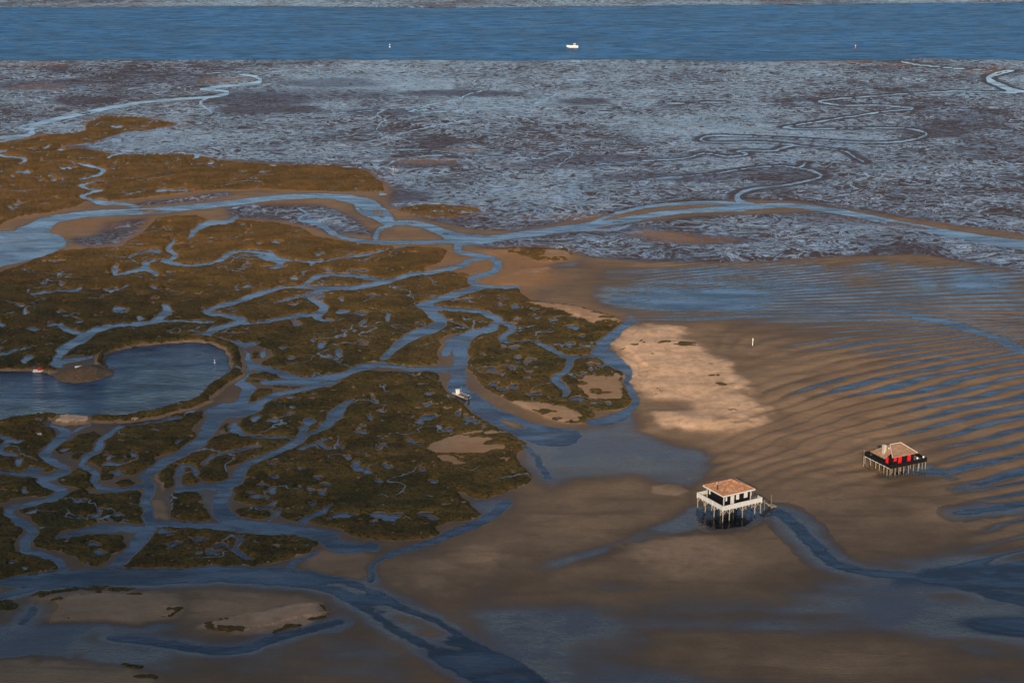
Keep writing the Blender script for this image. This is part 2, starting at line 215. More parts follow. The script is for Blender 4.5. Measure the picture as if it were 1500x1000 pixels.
# bare smooth dark mud without rills: x,y,rx,ry,strength
SMOOTH = [(380,145,90,9,0.58),(360,161,45,7,0.65),(130,148,45,7,0.65),(60,125,60,7,0.50),(420,160,45,6,0.58),(690,137,90,5,0.58),(850,149,45,5,0.65),(640,207,28,8,0.65),(560,165,55,5,0.43),(440,140,120,10,0.29),(900,232,70,6,0.43),(830,240,70,8,0.36),(1000,259,120,7,0.43),(1370,193,50,9,0.58),(1430,178,60,14,0.36),(1150,256,70,10,0.50),(570,288,75,11,0.72),(620,240,60,6,0.65),(850,338,120,12,0.36),(960,345,60,6,0.65),(1050,352,80,6,0.65),(620,325,90,8,0.50),(600,372,110,16,0.72),(680,392,70,14,0.58),(740,390,80,22,0.72),(850,398,60,18,0.72),(900,385,60,10,0.58),(420,295,110,9,0.58),(320,318,80,8,0.36),(440,345,90,14,0.58),(520,365,80,12,0.72),(60,250,80,10,0.36),(60,310,110,14,0.58),(130,340,60,20,0.58),(240,118,120,6,0.29),(220,108,60,4,0.36),(480,122,70,6,0.36),(1280,155,200,3,0.22),(1340,365,50,7,0.65),(1250,320,150,10,0.36),(1160,312,160,4,0.36),(1470,215,60,20,0.22),(800,400,60,12,0.72),(820,428,40,8,0.72)]
# ---------------------------------------------------------------- numeric helpers
def sstep(a, b, x):
    t = np.clip((x - a) / (b - a), 0, 1)
    return t * t * (3 - 2 * t)
def _hash(ix, iy, s):
    h = (ix.astype(np.int64) * 374761393 + iy.astype(np.int64) * 668265263 + s * 974634777) & 0xffffffff
    h = ((h ^ (h >> 13)) * 1274126177) & 0xffffffff
    h = (h ^ (h >> 16)) & 0xffff
    return h.astype(np.float32) / 65535.0
def vnoise(x, y, s):
    fx, fy = np.floor(x), np.floor(y)
    tx, ty = x - fx, y - fy
    tx = tx * tx * (3 - 2 * tx); ty = ty * ty * (3 - 2 * ty)
    ix, iy = fx.astype(np.int64), fy.astype(np.int64)
    a = _hash(ix, iy, s); b = _hash(ix + 1, iy, s); c = _hash(ix, iy + 1, s); d = _hash(ix + 1, iy + 1, s)
    return ((a * (1 - tx) + b * tx) * (1 - ty) + (c * (1 - tx) + d * tx) * ty).astype(np.float32)
def fbm(x, y, size, s, octv=4, gain=.5):
    out = 0; amp = 1; tot = 0; k = 1.0 / size
    for o in range(octv):
        out = out + amp * vnoise(x * k * 1.0 + 17.3 * o, y * k + 5.1 * o, s + o * 7)
        tot += amp; amp *= gain; k *= 2.03
    return out / tot - .5          # about -0.5 .. 0.5

STEP = 1.5
cols = np.concatenate([np.arange(-2600, -230, 40), np.arange(-230, 1731, STEP), np.arange(1750, 4200, 40)])
rows = np.concatenate([np.array([6000, 3600, 2500, 1900, 1600, 1420, 1320, 1240, 1180]), np.arange(1140, -12, -STEP), np.array([-16, -24, -34, -48, -66, -90, -120, -150, -180, -205, -225, -240])])
NC, NR = len(cols), len(rows)
uu = (500.0 - rows) / F
tt = H / (SP - uu * CP)
PX = np.broadcast_to(cols[None, :], (NR, NC)).astype(np.float32)
PY = np.broadcast_to(rows[:, None], (NR, NC)).astype(np.float32)
X = (tt[:, None] * (cols[None, :] - 750.0) / F).astype(np.float32)
Y = np.broadcast_to((tt * (CP + uu * SP))[:, None], (NR, NC)).astype(np.float32)
# organic wobble of every traced outline (metres)
WX = X + 2.6 * fbm(X, Y, 9, 11, 3) + 1.2 * fbm(X, Y, 2.2, 12, 2)
WY = Y + 2.6 * fbm(X, Y, 9, 13, 3) + 1.6 * fbm(X, Y, 2.2, 14, 2)

def window(x0, x1, y0, y1, m):
    """grid slices of a survey box grown by m metres"""
    yt = max(y0, -5); d = H / (SP - (500 - yt) / F * CP)
    mp = m * F / (H / (SP - (500 - y1) / F * CP)) + 4
    mv = mp * .5 + 6
    c0, c1 = np.searchsorted(cols, x0 - mp), np.searchsorted(cols, x1 + mp)
    r = np.nonzero((rows > y0 - mv) & (rows < y1 + mv))[0]
    if len(r) == 0 or c1 <= c0: return None
    return (slice(r[0], r[-1] + 1), slice(c0, c1))
def poly_sd(poly, m=8.0):
    """signed distance (inside > 0), in metres, in a window"""
    a = np.array(poly, float)
    w = window(a[:, 0].min(), a[:, 0].max(), a[:, 1].min(), a[:, 1].max(), m)
    x, y = WX[w], WY[w]
    pts = np.array([unproj(p[0], p[1]) for p in poly])
    best = np.full(x.shape, 1e9, np.float32); ins = np.zeros(x.shape, bool)
    n = len(pts)
    for i in range(n):
        ax, ay = pts[i]; bx, by = pts[(i + 1) % n]
        dx, dy = bx - ax, by - ay; L = dx * dx + dy * dy + 1e-9
        t = np.clip(((x - ax) * dx + (y - ay) * dy) / L, 0, 1)
        d = (x - ax - t * dx) ** 2 + (y - ay - t * dy) ** 2
        np.minimum(best, d, out=best)
        if abs(dy) > 1e-9:
            c = ((ay > y) != (by > y)) & (x < (bx - ax) * (y - ay) / dy + ax)
            ins ^= c
    d = np.sqrt(best)
    return w, np.where(ins, d, -d)
def line_sd(line, m=6.0, grow=0.0):
    """positive inside a creek of varying width; smooth curve through the points"""
    P = np.array(line, float)
    # Catmull-Rom resample
    out = []
    for i in range(len(P) - 1):
        p0 = P[max(i - 1, 0)]; p1 = P[i]; p2 = P[i + 1]; p3 = P[min(i + 2, len(P) - 1)]
        for k in range(3):
            t = k / 3
            q = .5 * ((2 * p1) + (-p0 + p2) * t + (2 * p0 - 5 * p1 + 4 * p2 - p3) * t * t + (-p0 + 3 * p1 - 3 * p2 + p3) * t ** 3)
            q[2] = p1[2] + (p2[2] - p1[2]) * t
            out.append(q)
    out.append(P[-1]); P = np.array(out)
    G = np.array([unproj(p[0], p[1]) for p in P])
    ws = []
    for i in range(len(P) - 1):
        sx, sy = P[i + 1, 0] - P[i, 0], P[i + 1, 1] - P[i, 1]
        Ls = math.hypot(sx, sy) + 1e-6; Lw = math.hypot(*(G[i + 1] - G[i])) + 1e-6
        u = (500 - P[i, 1]) / F; t = H / (SP - u * CP)
        sc = F / t; s = (SP - u * CP) / math.sqrt(1 + u * u)
        ws.append(P[i, 2] * Ls / (sc * sc * s) / Lw)
    ws = np.array(ws); hw = np.empty(len(P)); hw[0] = ws[0]; hw[-1] = ws[-1]; hw[1:-1] = .5 * (ws[1:] + ws[:-1])
    hw = hw * .5 + grow
    for i in range(len(P) - 1):
        mw = max(hw[i], hw[i + 1]) + m
        w = window(min(P[i, 0], P[i + 1, 0]), max(P[i, 0], P[i + 1, 0]), min(P[i, 1], P[i + 1, 1]), max(P[i, 1], P[i + 1, 1]), mw)
        if w is None: continue
        x, y = WX[w], WY[w]
        ax, ay = G[i]; dx, dy = G[i + 1] - G[i]; L = dx * dx + dy * dy + 1e-9
        t = np.clip(((x - ax) * dx + (y - ay) * dy) / L, 0, 1)
        d = np.sqrt((x - ax - t * dx) ** 2 + (y - ay - t * dy) ** 2)
        yield w, (hw[i] + (hw[i + 1] - hw[i]) * t) - d
def blank(v): return np.full((NR, NC), v, np.float32)
def putmax(A, w, v): A[w] = np.maximum(A[w], v)
def soft_ellipses(lst, edge=.35):
    A = blank(0)
    for x, y, rx, ry, s in lst:
        c0, c1 = np.searchsorted(cols, x - rx * 1.7), np.searchsorted(cols, x + rx * 1.7)
        r = np.nonzero(abs(rows - y) < ry * 1.9 + 2)[0]
        if len(r) == 0: continue
        w = (slice(r[0], r[-1] + 1), slice(c0, c1))
        nx = fbm(X[w], Y[w], 40, 31, 4) * .9
        d = np.sqrt(((PX[w] - x) / rx) ** 2 + ((PY[w] - y) / ry) ** 2) + nx
        putmax(A, w, s * (1 - sstep(1 - edge, 1 + edge, d)))
    return A

# ---------------------------------------------------------------- fields
chan = blank(-6)
for l in CHAN:
    for w, v in line_sd(l): putmax(chan, w, v)
pond = blank(-6)
for x, y, rx, ry in PONDS:
    n = 14; ph = (x * 7 + y * 3) % 6
    pl = [(x + rx * math.cos(6.283 * k / n) * (1 + .3 * math.sin(2 * 6.283 * k / n + ph)), y + ry * math.sin(6.283 * k / n) * (1 + .35 * math.sin(3 * 6.283 * k / n + ph))) for k in range(n)]
    w, v = poly_sd(pl, 5); putmax(pond, w, v)
marsh = blank(-8)
for p in MARSH:
    w, v = poly_sd(p); putmax(marsh, w, v)
# small natural pools and cracks between the plants
pn = fbm(X, Y, 16, 71, 4); pn2 = fbm(X, Y, 7, 75, 3)
nat = np.where(marsh > 2.5, (pn - .30 - .05 * sstep(480, 620, PY)) * 22, -6)
nat = np.maximum(nat, np.where(marsh > 1.5, (pn2 - .37) * 14, -6))
pond = np.maximum(pond, nat.astype(np.float32))
wcut = np.maximum(chan + .5, pond + .35)
sand = blank(0); sand_h = blank(0)
for poly, st, soft, hh in SAND:
    w, v = poly_sd(poly, soft * 3 + 8)
    vv = v + soft * (2.2 * fbm(X[w], Y[w], 7, 201, 4) + 2.6 * fbm(X[w] * .6, Y[w], 22, 203, 3))
    k = sstep(-soft, soft, vv) * (.50 + .50 * sstep(-.20, .12, fbm(X[w] * .35 + Y[w] * .1, Y[w], 15, 205, 4)))
    putmax(sand, w, st * k); putmax(sand_h, w, hh * sstep(-soft * 1.5, soft * 2.5, vv))
sheet = blank(0)
for poly, dp in SHEET:
    w, v = poly_sd(poly, 12)
    putmax(sheet, w, dp * sstep(-6, 7, v))
rill = blank(0)
RZ = [[(-400, 84), (1900, 84), (1900, 400), (1500, 345), (1300, 316), (1170, 296), (1080, 292), (1000, 298), (860, 320), (760, 338), (700, 338), (620, 322), (570, 300), (570, 275), (540, 250), (330, 235), (150, 225), (95, 214), (150, 200), (60, 196), (-400, 205)],
      [(800, 345), (900, 330), (1000, 318), (1200, 310), (1400, 340), (1500, 365), (1900, 410), (1900, 440), (1500, 400), (1350, 374), (1200, 378), (1080, 385), (950, 385), (860, 377), (800, 362), (700, 366), (690, 356)],
      [(330, 300), (420, 298), (470, 300), (520, 320), (550, 345), (480, 341), (420, 325), (340, 320)],
      [(200, 298), (330, 282), (345, 285), (300, 295), (200, 303)],
      [(150, 326), (216, 320), (212, 333), (195, 346), (175, 357), (130, 361), (90, 352), (140, 345)],
      [(590, 385), (625, 373), (645, 372), (635, 384), (620, 393), (600, 398)],
      [(-400, 12), (0, 12), (200, 11), (330, 9), (480, 11), (640, 13), (860, 10), (1000, 9), (1200, 8), (1370, 6), (1500, 5), (1900, 4), (1900, -11), (-400, -11)]]
for z in RZ:
    w, v = poly_sd(z, 20); putmax(rill, w, sstep(-6, 12, v))
rill[rows < -10, :] = 1
smooth_m = soft_ellipses(SMOOTH); ochre = soft_ellipses(OCHRE)
smooth_m = np.maximum(smooth_m, .9 * sstep(-5.5, -2.5, chan) * (1 - sstep(300, 330, PY)) * sstep(930, 1030, PX))
rill = rill * (1 - .18 * sstep(1050, 1350, PX) * sstep(130, 200, PY)) * (1 - .30 * (1 - sstep(150, 420, PX)) * (1 - sstep(120, 200, PY)))
sea = blank(-10)
w, v = poly_sd([(-500, 86), (300, 86), (600, 86), (740, 87), (1000, 88), (1160, 88.5), (1305, 88.5), (1345, 83.5), (1400, 86), (1500, 88), (1900, 90), (1900, 3), (1500, 5), (1370, 6), (1200, 8), (1000, 9), (860, 10), (640, 13), (480, 11), (330, 9), (200, 11), (0, 12), (-500, 12)], 10)
v = v + 26 * fbm(X[w], Y[w], 90, 221, 4) * .9 + 5
putmax(sea, w, v)
bar = soft_ellipses([(362, 39, 32, .8, 1), (580, 42.5, 30, 1.0, 1)])
BASIN = [(-60, 545), (0, 543), (40, 544), (70, 546), (80, 551), (84, 557), (100, 560.5), (120, 561), (145, 556), (165, 549), (167, 544), (158, 538), (152, 530), (154, 521), (165, 515), (200, 508), (250, 503), (285, 501), (308, 503), (323, 511), (336, 524), (337, 545), (325, 552), (302, 569), (288, 585), (250, 597), (220, 605), (180, 611), (120, 612), (75, 607), (40, 612), (0, 619), (-60, 628)]
basin = blank(-10); w, v = poly_sd(BASIN, 10); putmax(basin, w, v)
dike = blank(-10)
for l in [[(-60, 541, 3), (0, 541, 3), (40, 542.5, 3), (75, 544, 3)],
          [(156, 537, 6), (148, 529, 6), (152, 519, 6), (170, 512, 4), (200, 505.5, 4), (250, 500.5, 3.5), (285, 498.5, 3), (310, 500, 5), (330, 507, 9), (343, 522, 11), (345, 545, 11), (333, 557, 10), (308, 573, 10), (293, 589, 9), (255, 601, 7), (222, 609, 6), (180, 614, 5), (130, 615, 4), (75, 610, 5), (40, 616, 5), (0, 622, 5), (-60, 631, 6)]]:
    for w, v in line_sd(l): putmax(dike, w, v)
mound = blank(-10); w, v = poly_sd([(80, 549), (92, 543), (108, 538), (125, 535), (145, 535), (158, 538), (167, 545), (165, 549), (145, 556), (120, 561), (100, 560.5), (86, 557)], 6); putmax(mound, w, v)
pad = blank(-10); w, v = poly_sd([(79, 618.5), (90, 611), (112, 611.5), (128, 614), (128, 619.5), (110, 622.5), (95, 621.5)], 6); putmax(pad, w, v)

# ---- base level
base = .15 + .10 * fbm(X, Y, 60, 3, 4) + .05 * fbm(X, Y, 12, 5, 3)
# lower braided ground on the left stays close to the water
low = (1 - sstep(700, 900, PX)) * sstep(400, 470, PY)
base = base - .07 * low + .10 * low * fbm(X, Y, 22, 6, 4)
# the open sand on the right: long soft undulations
op = sstep(720, 900, PX) * sstep(600, 680, PY)
und = fbm(X * .35 + Y * .05, Y, 34, 41, 3)
low2 = sstep(800, 900, PY + (PX - 1000) * .1)
base = base + op * (.34 * und + .08 - .135 * low2)
lowleft = (1 - sstep(600, 760, PX)) * sstep(900, 930, PY)
bands = sstep(820, 880, PY) * sstep(650, 800, PX)
base = base + bands * (.34 * fbm(X * .3 + Y * .1, Y, 17, 45, 3) - .035)
base = base + lowleft * (.22 * fbm(X * .4, Y, 22, 43, 3) + .0)
# ripples of the right-hand flats
c = PY.copy()
for _ in range(5):
    a = np.interp(c, [380, 420, 460, 500, 540, 600, 700, 1000], [.10, .05, .0, .10, .165, .20, .235, .26])
    b = np.interp(c, [400, 470, 520, 600, 700], [0, 2, 9, 13, 14])
    dxp = PX - 1300
    c = PY + a * dxp - b * (np.clip(-dxp, 0, 300) / 150) ** 2 * 1.0
sp = np.interp(np.arange(300, 1200), [300, 380, 430, 460, 500, 550, 600, 700, 1200], [4.6, 4.6, 5.3, 6.4, 8.8, 12, 14.5, 18, 26])
cum = np.concatenate([[0], np.cumsum(1 / sp)])[:900]
phase = np.interp(c, np.arange(300, 1200), cum)
phase = phase + 2.2 * fbm(X * .5, Y, 75, 51, 3) + .75 * fbm(X * .35, Y, 16, 53, 3)
wav = np.sin(2 * np.pi * phase); wav = .5 + .5 * wav; wav = 1 - wav ** 1.5 * 2
wav = wav + .35 * np.sin(4 * np.pi * phase + 9 * fbm(X * .4, Y, 24, 56, 3)) * sstep(-.05, .15, fbm(X * .5, Y, 50, 58, 3))
edge_x = np.interp(rows, [370, 430, 470, 500, 540, 600, 650, 720, 800], [980, 900, 930, 1015, 1065, 1130, 1270, 1370, 1420])[:, None]
ramp = sstep(-40, 110, PX - edge_x) * sstep(372, 400, PY + (PX - 1200) * -.02) * (1 - sstep(700, 860, PY))
amod = np.clip(.75 + 2.6 * fbm(X * .4, Y, 38, 55, 4), .12, 1.7)
wetramp = sstep(-60, 260, PX - edge_x)
flat = .176 - .115 * wetramp * (1 - .25 * sstep(560, 700, PY)) + .05 * fbm(X, Y, 80, 57, 3)
flat = np.where(PY < 470, flat - .03, flat) - .035 * (1 - sstep(430, 500, PY))
base = base * (1 - ramp) + ramp * (flat + (.185 + .04 * sstep(380, 440, PY)) * wav * amod)
# wet sheet with streaks between the sandbank and the upper flats
stre = sstep(840, 900, PX) * (1 - sstep(1060, 1180, PX)) * sstep(384, 408, PY + 26 * fbm(X * .3, Y, 20, 62, 3)) * (1 - sstep(455, 482, PY))
base = base * (1 - .4 * stre) - stre * (.03 + .30 * fbm(X * .22 + Y * .1, Y, 13, 61, 4) + .16 * fbm(X * .16 + Y * .05, Y, 4.5, 66, 3))
fan = sstep(1080, 1180, PX) * sstep(372, 385, PY) * (1 - sstep(415, 440, PY))
base = base - fan * .28 * fbm(X * .7, Y * .25, 12, 63, 4) * 1.0
base = base * (1 - .75 * np.clip(sheet, 0, 1)) - .075 * sheet * (.55 + 1.6 * fbm(X * .4, Y, 26, 65, 3))
cz = np.clip(bands + lowleft + ((sheet > .02) & (sheet < 1.42)) * 1.0, 0, 1)
base = np.where(base < .01, .01 + (base - .01) * (1 - .72 * cz), base)
h = base.astype(np.float32)
# dunes of the dry bank
dn = fbm(X * .6 + Y * .2, Y, 26, 91, 4) + .5 * fbm(X * .35, Y, 9, 92, 3)
h = h + sand_h * (1 + 1.5 * dn)
dz = sstep(1020, 1090, PX) * (1 - sstep(1250, 1380, PX)) * sstep(505, 530, PY) * (1 - sstep(680, 740, PY))
h = h + dz * (.16 + .9 * fbm(X * .35, Y, 22, 93, 3) + .20 * np.maximum(wav, -.6) * sstep(540, 570, PY))
# shallow dark hollows of the far creeks
marsh = np.minimum(marsh, -wcut).astype(np.float32)
marsh = np.where(mound > -1.5, -3, marsh)
marsh = np.where((basin > -1) | (pad > -1), -3, marsh)
grassy = marsh + 0
veg = sstep(-.3, 1.4, marsh)
h = h + .36 * veg * (1 - .6 * sand)
steep = np.where(marsh > -6, .22, .09)
softz = sstep(838, 850, PY) * sstep(-2, 0, PX + 1e3)
steep = steep * (1 - softz) + softz * .022
steep = np.where((PX > 1090) & (PY > 735), .014, steep)
h = np.minimum(h, np.where(chan > -5.9, -chan * steep - .02, 9))
h = np.minimum(h, np.where((pond > -5.9), -pond * .45 + .0, 9))
h = np.maximum(h, -.8 + .54 * sstep(400, 440, PY))
# streaks of mud inside the broad shallow creeks
inch = sstep(.5, 2.5, chan) * (1 - sstep(880, 930, PX))
mudst = fbm(X * .45 + Y * .2, Y * 1.0, 10, 67, 4)
near_m = sstep(400, 450, PY)
shal = np.clip(softz + (PX > 1090) * (PY > 735), 0, 1)
h = np.where(shal > 0, np.maximum(h, -.26 + .17 * shal + .035 * (PX > 1090)), h)
h = h + inch * near_m * (.10 + (mudst + .03) * 1.25 * sstep(1.0, 4.5, chan)) * (1 - .5 * softz) * (1 - sstep(.8, 6.0, -h * 10)*.15)
far_m = (1 - sstep(380, 420, PY)) * sstep(1.5, 4.0, chan)
h = h + far_m * np.clip(fbm(X * .4, Y, 12, 69, 3) - .08, 0, 1) * 3
# basin, its bank, the mound and the pad
h = np.where(dike > -6, np.maximum(h, np.minimum(1.5, .95 + dike * .42)), h)
h = np.where(basin > -3, np.minimum(h, -basin * .75 + .05), h)
h = np.where(mound > -4, np.maximum(h, np.minimum(2.6, mound * .38 + .05)) + .12 * fbm(X, Y, 3, 95, 2) * (mound > 0), h)
h = np.where(pad > -3, np.maximum(h, np.minimum(1.1, .85 + pad * .6)), h)
h = np.where(sea > -8, np.minimum(h, -sea * .06 + .0), h)
h = h + bar * (.9 - np.minimum(h, 0)) * .9
h = np.clip(h, -1.6, 4).astype(np.float32)
h[rows < -12] = np.maximum(h[rows < -12], .12)

# fine relief where the mesh is dense enough
fine = sstep(300, 420, PY)
h = h + (fine * .03 * fbm(X, Y, 3, 97, 2)).astype(np.float32) * (h > 0.05)

# ---- attributes
film = blank(0)
wetness = 1 - sstep(.0, .20, h)
dike_v = sstep(-1.2, .2, dike)
SMd = 1.4
ochre_v = np.clip(ochre + .55 * sstep(-9, 0, marsh) * (1 - sstep(430, 520, PY)), 0, 1)

def attr(me, name, arr):
    a = me.attributes.new(name, 'FLOAT', 'POINT'); a.data.foreach_set('value', np.ascontiguousarray(arr, np.float32).ravel())
def grid_mesh(name, Z, mask=None, attrs=(), dzz=None):
    """one mesh from the survey grid, or from the faces where mask is set"""
    idx = np.arange(NR * NC, dtype=np.int32).reshape(NR, NC)
    q = np.stack([idx[:-1, :-1], idx[:-1, 1:], idx[1:, 1:], idx[1:, :-1]], -1)
    if mask is not None:
        fm = mask[:-1, :-1] | mask[:-1, 1:] | mask[1:, 1:] | mask[1:, :-1]
        q = q[fm]
    q = q.reshape(-1, 4)
    used, inv = np.unique(q.ravel(), return_inverse=True) if mask is not None else (np.arange(NR * NC), q.ravel())
    co = np.stack([X.ravel()[used], Y.ravel()[used], Z.ravel()[used]], -1).astype(np.float32)
    me = bpy.data.meshes.new(name)
    me.vertices.add(len(used)); me.vertices.foreach_set('co', co.ravel())
    nf = len(q)
    me.loops.add(nf * 4); me.loops.foreach_set('vertex_index', inv.astype(np.int32).ravel())
    me.polygons.add(nf); me.polygons.foreach_set('loop_start', np.arange(0, nf * 4, 4, dtype=np.int32))
    me.polygons.foreach_set('loop_total', np.full(nf, 4, np.int32))
    me.update(calc_edges=True)
    me.polygons.foreach_set('use_smooth', np.ones(nf, bool))
    for n, A in attrs: attr(me, n, A.ravel()[used])
    o = bpy.data.objects.new(name, me); bpy.context.scene.collection.objects.link(o)
    return o
# ---------------------------------------------------------------- materials
class N:
    def __init__(s, name):
        s.m = bpy.data.materials.new(name); s.m.use_nodes = True
        s.t = s.m.node_tree; s.t.nodes.clear(); s.out = s.t.nodes.new('ShaderNodeOutputMaterial')
    def n(s, typ, **kw):
        nd = s.t.nodes.new(typ)
        for k, v in kw.items():
            if k in nd.inputs: s.put(nd.inputs[k], v)
            else: setattr(nd, k, v)
        return nd
    def put(s, inp, v):
        if hasattr(v, 'is_output') : s.t.links.new(v, inp)
        elif isinstance(v, tuple) and len(v) == 3 and inp.type == 'RGBA': inp.default_value = (*v, 1)
        else: inp.default_value = v
    def coord(s): return s.n('ShaderNodeTexCoord').outputs['Object']
    def at(s, name): return s.n('ShaderNodeAttribute', attribute_name=name).outputs['Fac']
    def mp(s, v, sc): return s.n('ShaderNodeMapping', Vector=v, Scale=sc).outputs[0]
    def noise(s, v, scale, detail=4, rough=.55, dist=0.0):
        return s.n('ShaderNodeTexNoise', Vector=v, Scale=scale, Detail=detail, Roughness=rough, Distortion=dist).outputs['Fac']
    def math(s, op, a, b=0.0, clamp=False):
        nd = s.n('ShaderNodeMath', operation=op, use_clamp=clamp); s.put(nd.inputs[0], a); s.put(nd.inputs[1], b); return nd.outputs[0]
    def ss(s, v, a, b, lo=0.0, hi=1.0):
        nd = s.n('ShaderNodeMapRange', interpolation_type='SMOOTHSTEP')
        s.put(nd.inputs[0], v); nd.inputs[1].default_value = a; nd.inputs[2].default_value = b; nd.inputs[3].default_value = lo; nd.inputs[4].default_value = hi
        return nd.outputs[0]
    def mix(s, f, a, b):
        nd = s.n('ShaderNodeMix', data_type='RGBA'); s.put(nd.inputs[0], f); s.put(nd.inputs[6], a); s.put(nd.inputs[7], b); return nd.outputs[2]
    def fmix(s, f, a, b):
        nd = s.n('ShaderNodeMix', data_type='FLOAT'); s.put(nd.inputs[0], f); s.put(nd.inputs[2], a); s.put(nd.inputs[3], b); return nd.outputs[0]
    def bump(s, hgt, strength, dist=1.0, nrm=None):
        nd = s.n('ShaderNodeBump', Height=hgt, Strength=strength, Distance=dist)
        if nrm is not None: s.put(nd.inputs['Normal'], nrm)
        return nd.outputs[0]
    def surf(s, sh): s.t.links.new(sh, s.out.inputs['Surface']); return s.m
    def pbr(s, col, rough=.7, normal=None, **kw):
        b = s.n('ShaderNodeBsdfPrincipled'); s.put(b.inputs['Base Color'], col); s.put(b.inputs['Roughness'], rough)
        if normal is not None: s.put(b.inputs['Normal'], normal)
        for k, v in kw.items(): s.put(b.inputs[k], v)
        return b.outputs[0]

def ground_material():
    g = N('wet_sand_and_mud'); co = g.coord()
    z = g.n('ShaderNodeSeparateXYZ', Vector=co).outputs['Z']
    dry, och, ril, smo, bank = g.at('dry'), g.at('ochre'), g.at('rill'), g.at('smooth_mud'), g.at('bank')
    n1 = g.noise(co, .35, 5, .6); n2 = g.noise(co, .05, 4); n3 = g.noise(co, 1.6, 3, .6)
    str_ = g.noise(g.mp(co, (.12, .5, 1)), .35, 4, .6)
    zz = g.math('ADD', z, g.math('MULTIPLY', g.math('SUBTRACT', str_, .5), .10))
    wet = g.ss(zz, .02, .22, 1.0, 0.0)
    shiny = g.ss(zz, -.01, .10, 1.0, 0.0)
    # sand / mud body colours
    sandc = g.mix(g.ss(n2, .35, .65), (.215, .140, .083), (.30, .195, .112))
    sandc = g.mix(g.ss(g.noise(g.mp(co, (.18, .7, 1)), .22, 6, .65, .5), .46, .70, 0, .8), sandc, (.16, .10, .058))
    sandc = g.mix(g.ss(g.noise(g.mp(co, (.45, 1.5, 1)), 1.3, 4, .75), .42, .66, 0, .32), sandc, (.12, .078, .05))
    wetc = g.mix(g.ss(n2, .3, .7), (.120, .080, .050), (.160, .108, .065))
    col = g.mix(wet, sandc, wetc)
    dryc = g.mix(g.ss(n1, .3, .7), (.76, .48, .285), (.54, .34, .20))
    dryc = g.mix(g.ss(g.noise(co, .09, 5, .65, .6), .52, .72), dryc, (.40, .25, .135))
    col = g.mix(g.ss(dry, .05, 1.0), col, dryc)
    spots = g.math('MULTIPLY', g.ss(g.noise(g.mp(co, (.5, 1, 1)), .22, 5, .7), .64, .68), g.ss(dry, .3, .6))
    col = g.mix(spots, col, (.14, .085, .03))
    col = g.mix(g.math('MULTIPLY', och, g.ss(n1, .25, .6, .35, 1.0)), col, (.30, .155, .065))
    bankc = g.mix(g.ss(n3, .35, .65), (.105, .072, .042), (.19, .118, .066))
    col = g.mix(bank, col, bankc)
    # drainage rills on the mud flats: a film of water between low mud mounds
    warp = g.n('ShaderNodeMix', data_type='VECTOR'); g.put(warp.inputs[0], .5)
    nz = g.n('ShaderNodeTexNoise', Vector=co, Scale=.045, Detail=3).outputs['Color']
    wv = g.n('ShaderNodeVectorMath', operation='MULTIPLY_ADD'); g.put(wv.inputs[0], nz); wv.inputs[1].default_value = (34, 34, 0); g.put(wv.inputs[2], co)
    wco = wv.outputs[0]
    v1 = g.n('ShaderNodeTexVoronoi', feature='DISTANCE_TO_EDGE', Vector=wco, Scale=.13).outputs['Distance']
    v2 = g.n('ShaderNodeTexVoronoi', feature='DISTANCE_TO_EDGE', Vector=wco, Scale=.03).outputs['Distance']
    net = g.math('MAXIMUM', g.ss(v1, .0, .10, 1, 0), g.ss(v2, .0, .035, 1, 0))
    rn = g.noise(g.mp(wco, (.62, 1.3, 1)), .30, 5, .70)
    cov = g.noise(co, .0055, 4, .6)
    thr = g.math('ADD', g.math('ADD', rn, g.math('MULTIPLY', g.math('SUBTRACT', cov, .5), .50)), g.math('MULTIPLY', g.math('SUBTRACT', ril, 1.0), .16))
    wf = g.ss(thr, .484, .528)
    wf = g.math('MAXIMUM', wf, g.math('MULTIPLY', net, g.ss(g.noise(co, .03, 3), .42, .6)))
    keep = g.math('SUBTRACT', 1.0, g.math('MULTIPLY', smo, g.ss(rn, .40, .75, 1.0, .6)), True)
    rz = g.ss(ril, .05, .5)
    wf = g.math('MULTIPLY', g.math('MULTIPLY', wf, rz), keep, True)
    mudc = g.mix(g.ss(n1, .35, .65), (.056, .042, .044), (.094, .068, .062))
    mudc = g.mix(g.math('MULTIPLY', och, .8), mudc, (.27, .135, .06))
    col = g.mix(g.math('MULTIPLY', rz, g.math('SUBTRACT', 1.0, dry)), col, mudc)
    thd = g.ss(g.math('ABSOLUTE', g.math('SUBTRACT', g.noise(wco, .11, 4, .6), .5)), .006, .026, 1, 0)
    thd = g.math('MULTIPLY', g.math('MULTIPLY', thd, g.ss(g.noise(co, .02, 3), .40, .52)), g.math('MULTIPLY', rz, keep), True)
    thd = g.math('MAXIMUM', thd, g.math('MULTIPLY', g.math('MULTIPLY', g.ss(v1, .0, .035, 1, 0), g.ss(g.noise(co, .035, 3), .47, .58)), g.math('MULTIPLY', rz, keep), True))
    wf = g.math('MAXIMUM', wf, thd)
    film_sheen = g.mix(g.ss(g.noise(co, .5, 4, .7), .38, .62), (.055, .080, .135), (.170, .210, .295))  # pale blue sky sheen of the film, put into its base colour
    film_sheen = g.mix(thd, film_sheen, (.33, .39, .50))
    col = g.mix(wf, col, film_sheen)
    gl = g.math('MAXIMUM', wf, g.math('MULTIPLY', shiny, g.math('SUBTRACT', 1.0, rz)))
    gl = g.math('MULTIPLY', gl, g.math('SUBTRACT', 1.0, g.math('MAXIMUM', bank, dry)), True)
    col = g.mix(g.math('MULTIPLY', g.math('MULTIPLY', gl, .75), g.math('SUBTRACT', 1.0, wf)), col, (.050, .052, .064))  # bluish sky sheen on wet ground, mixed into the base colour
    rough = g.fmix(gl, .80, .20)
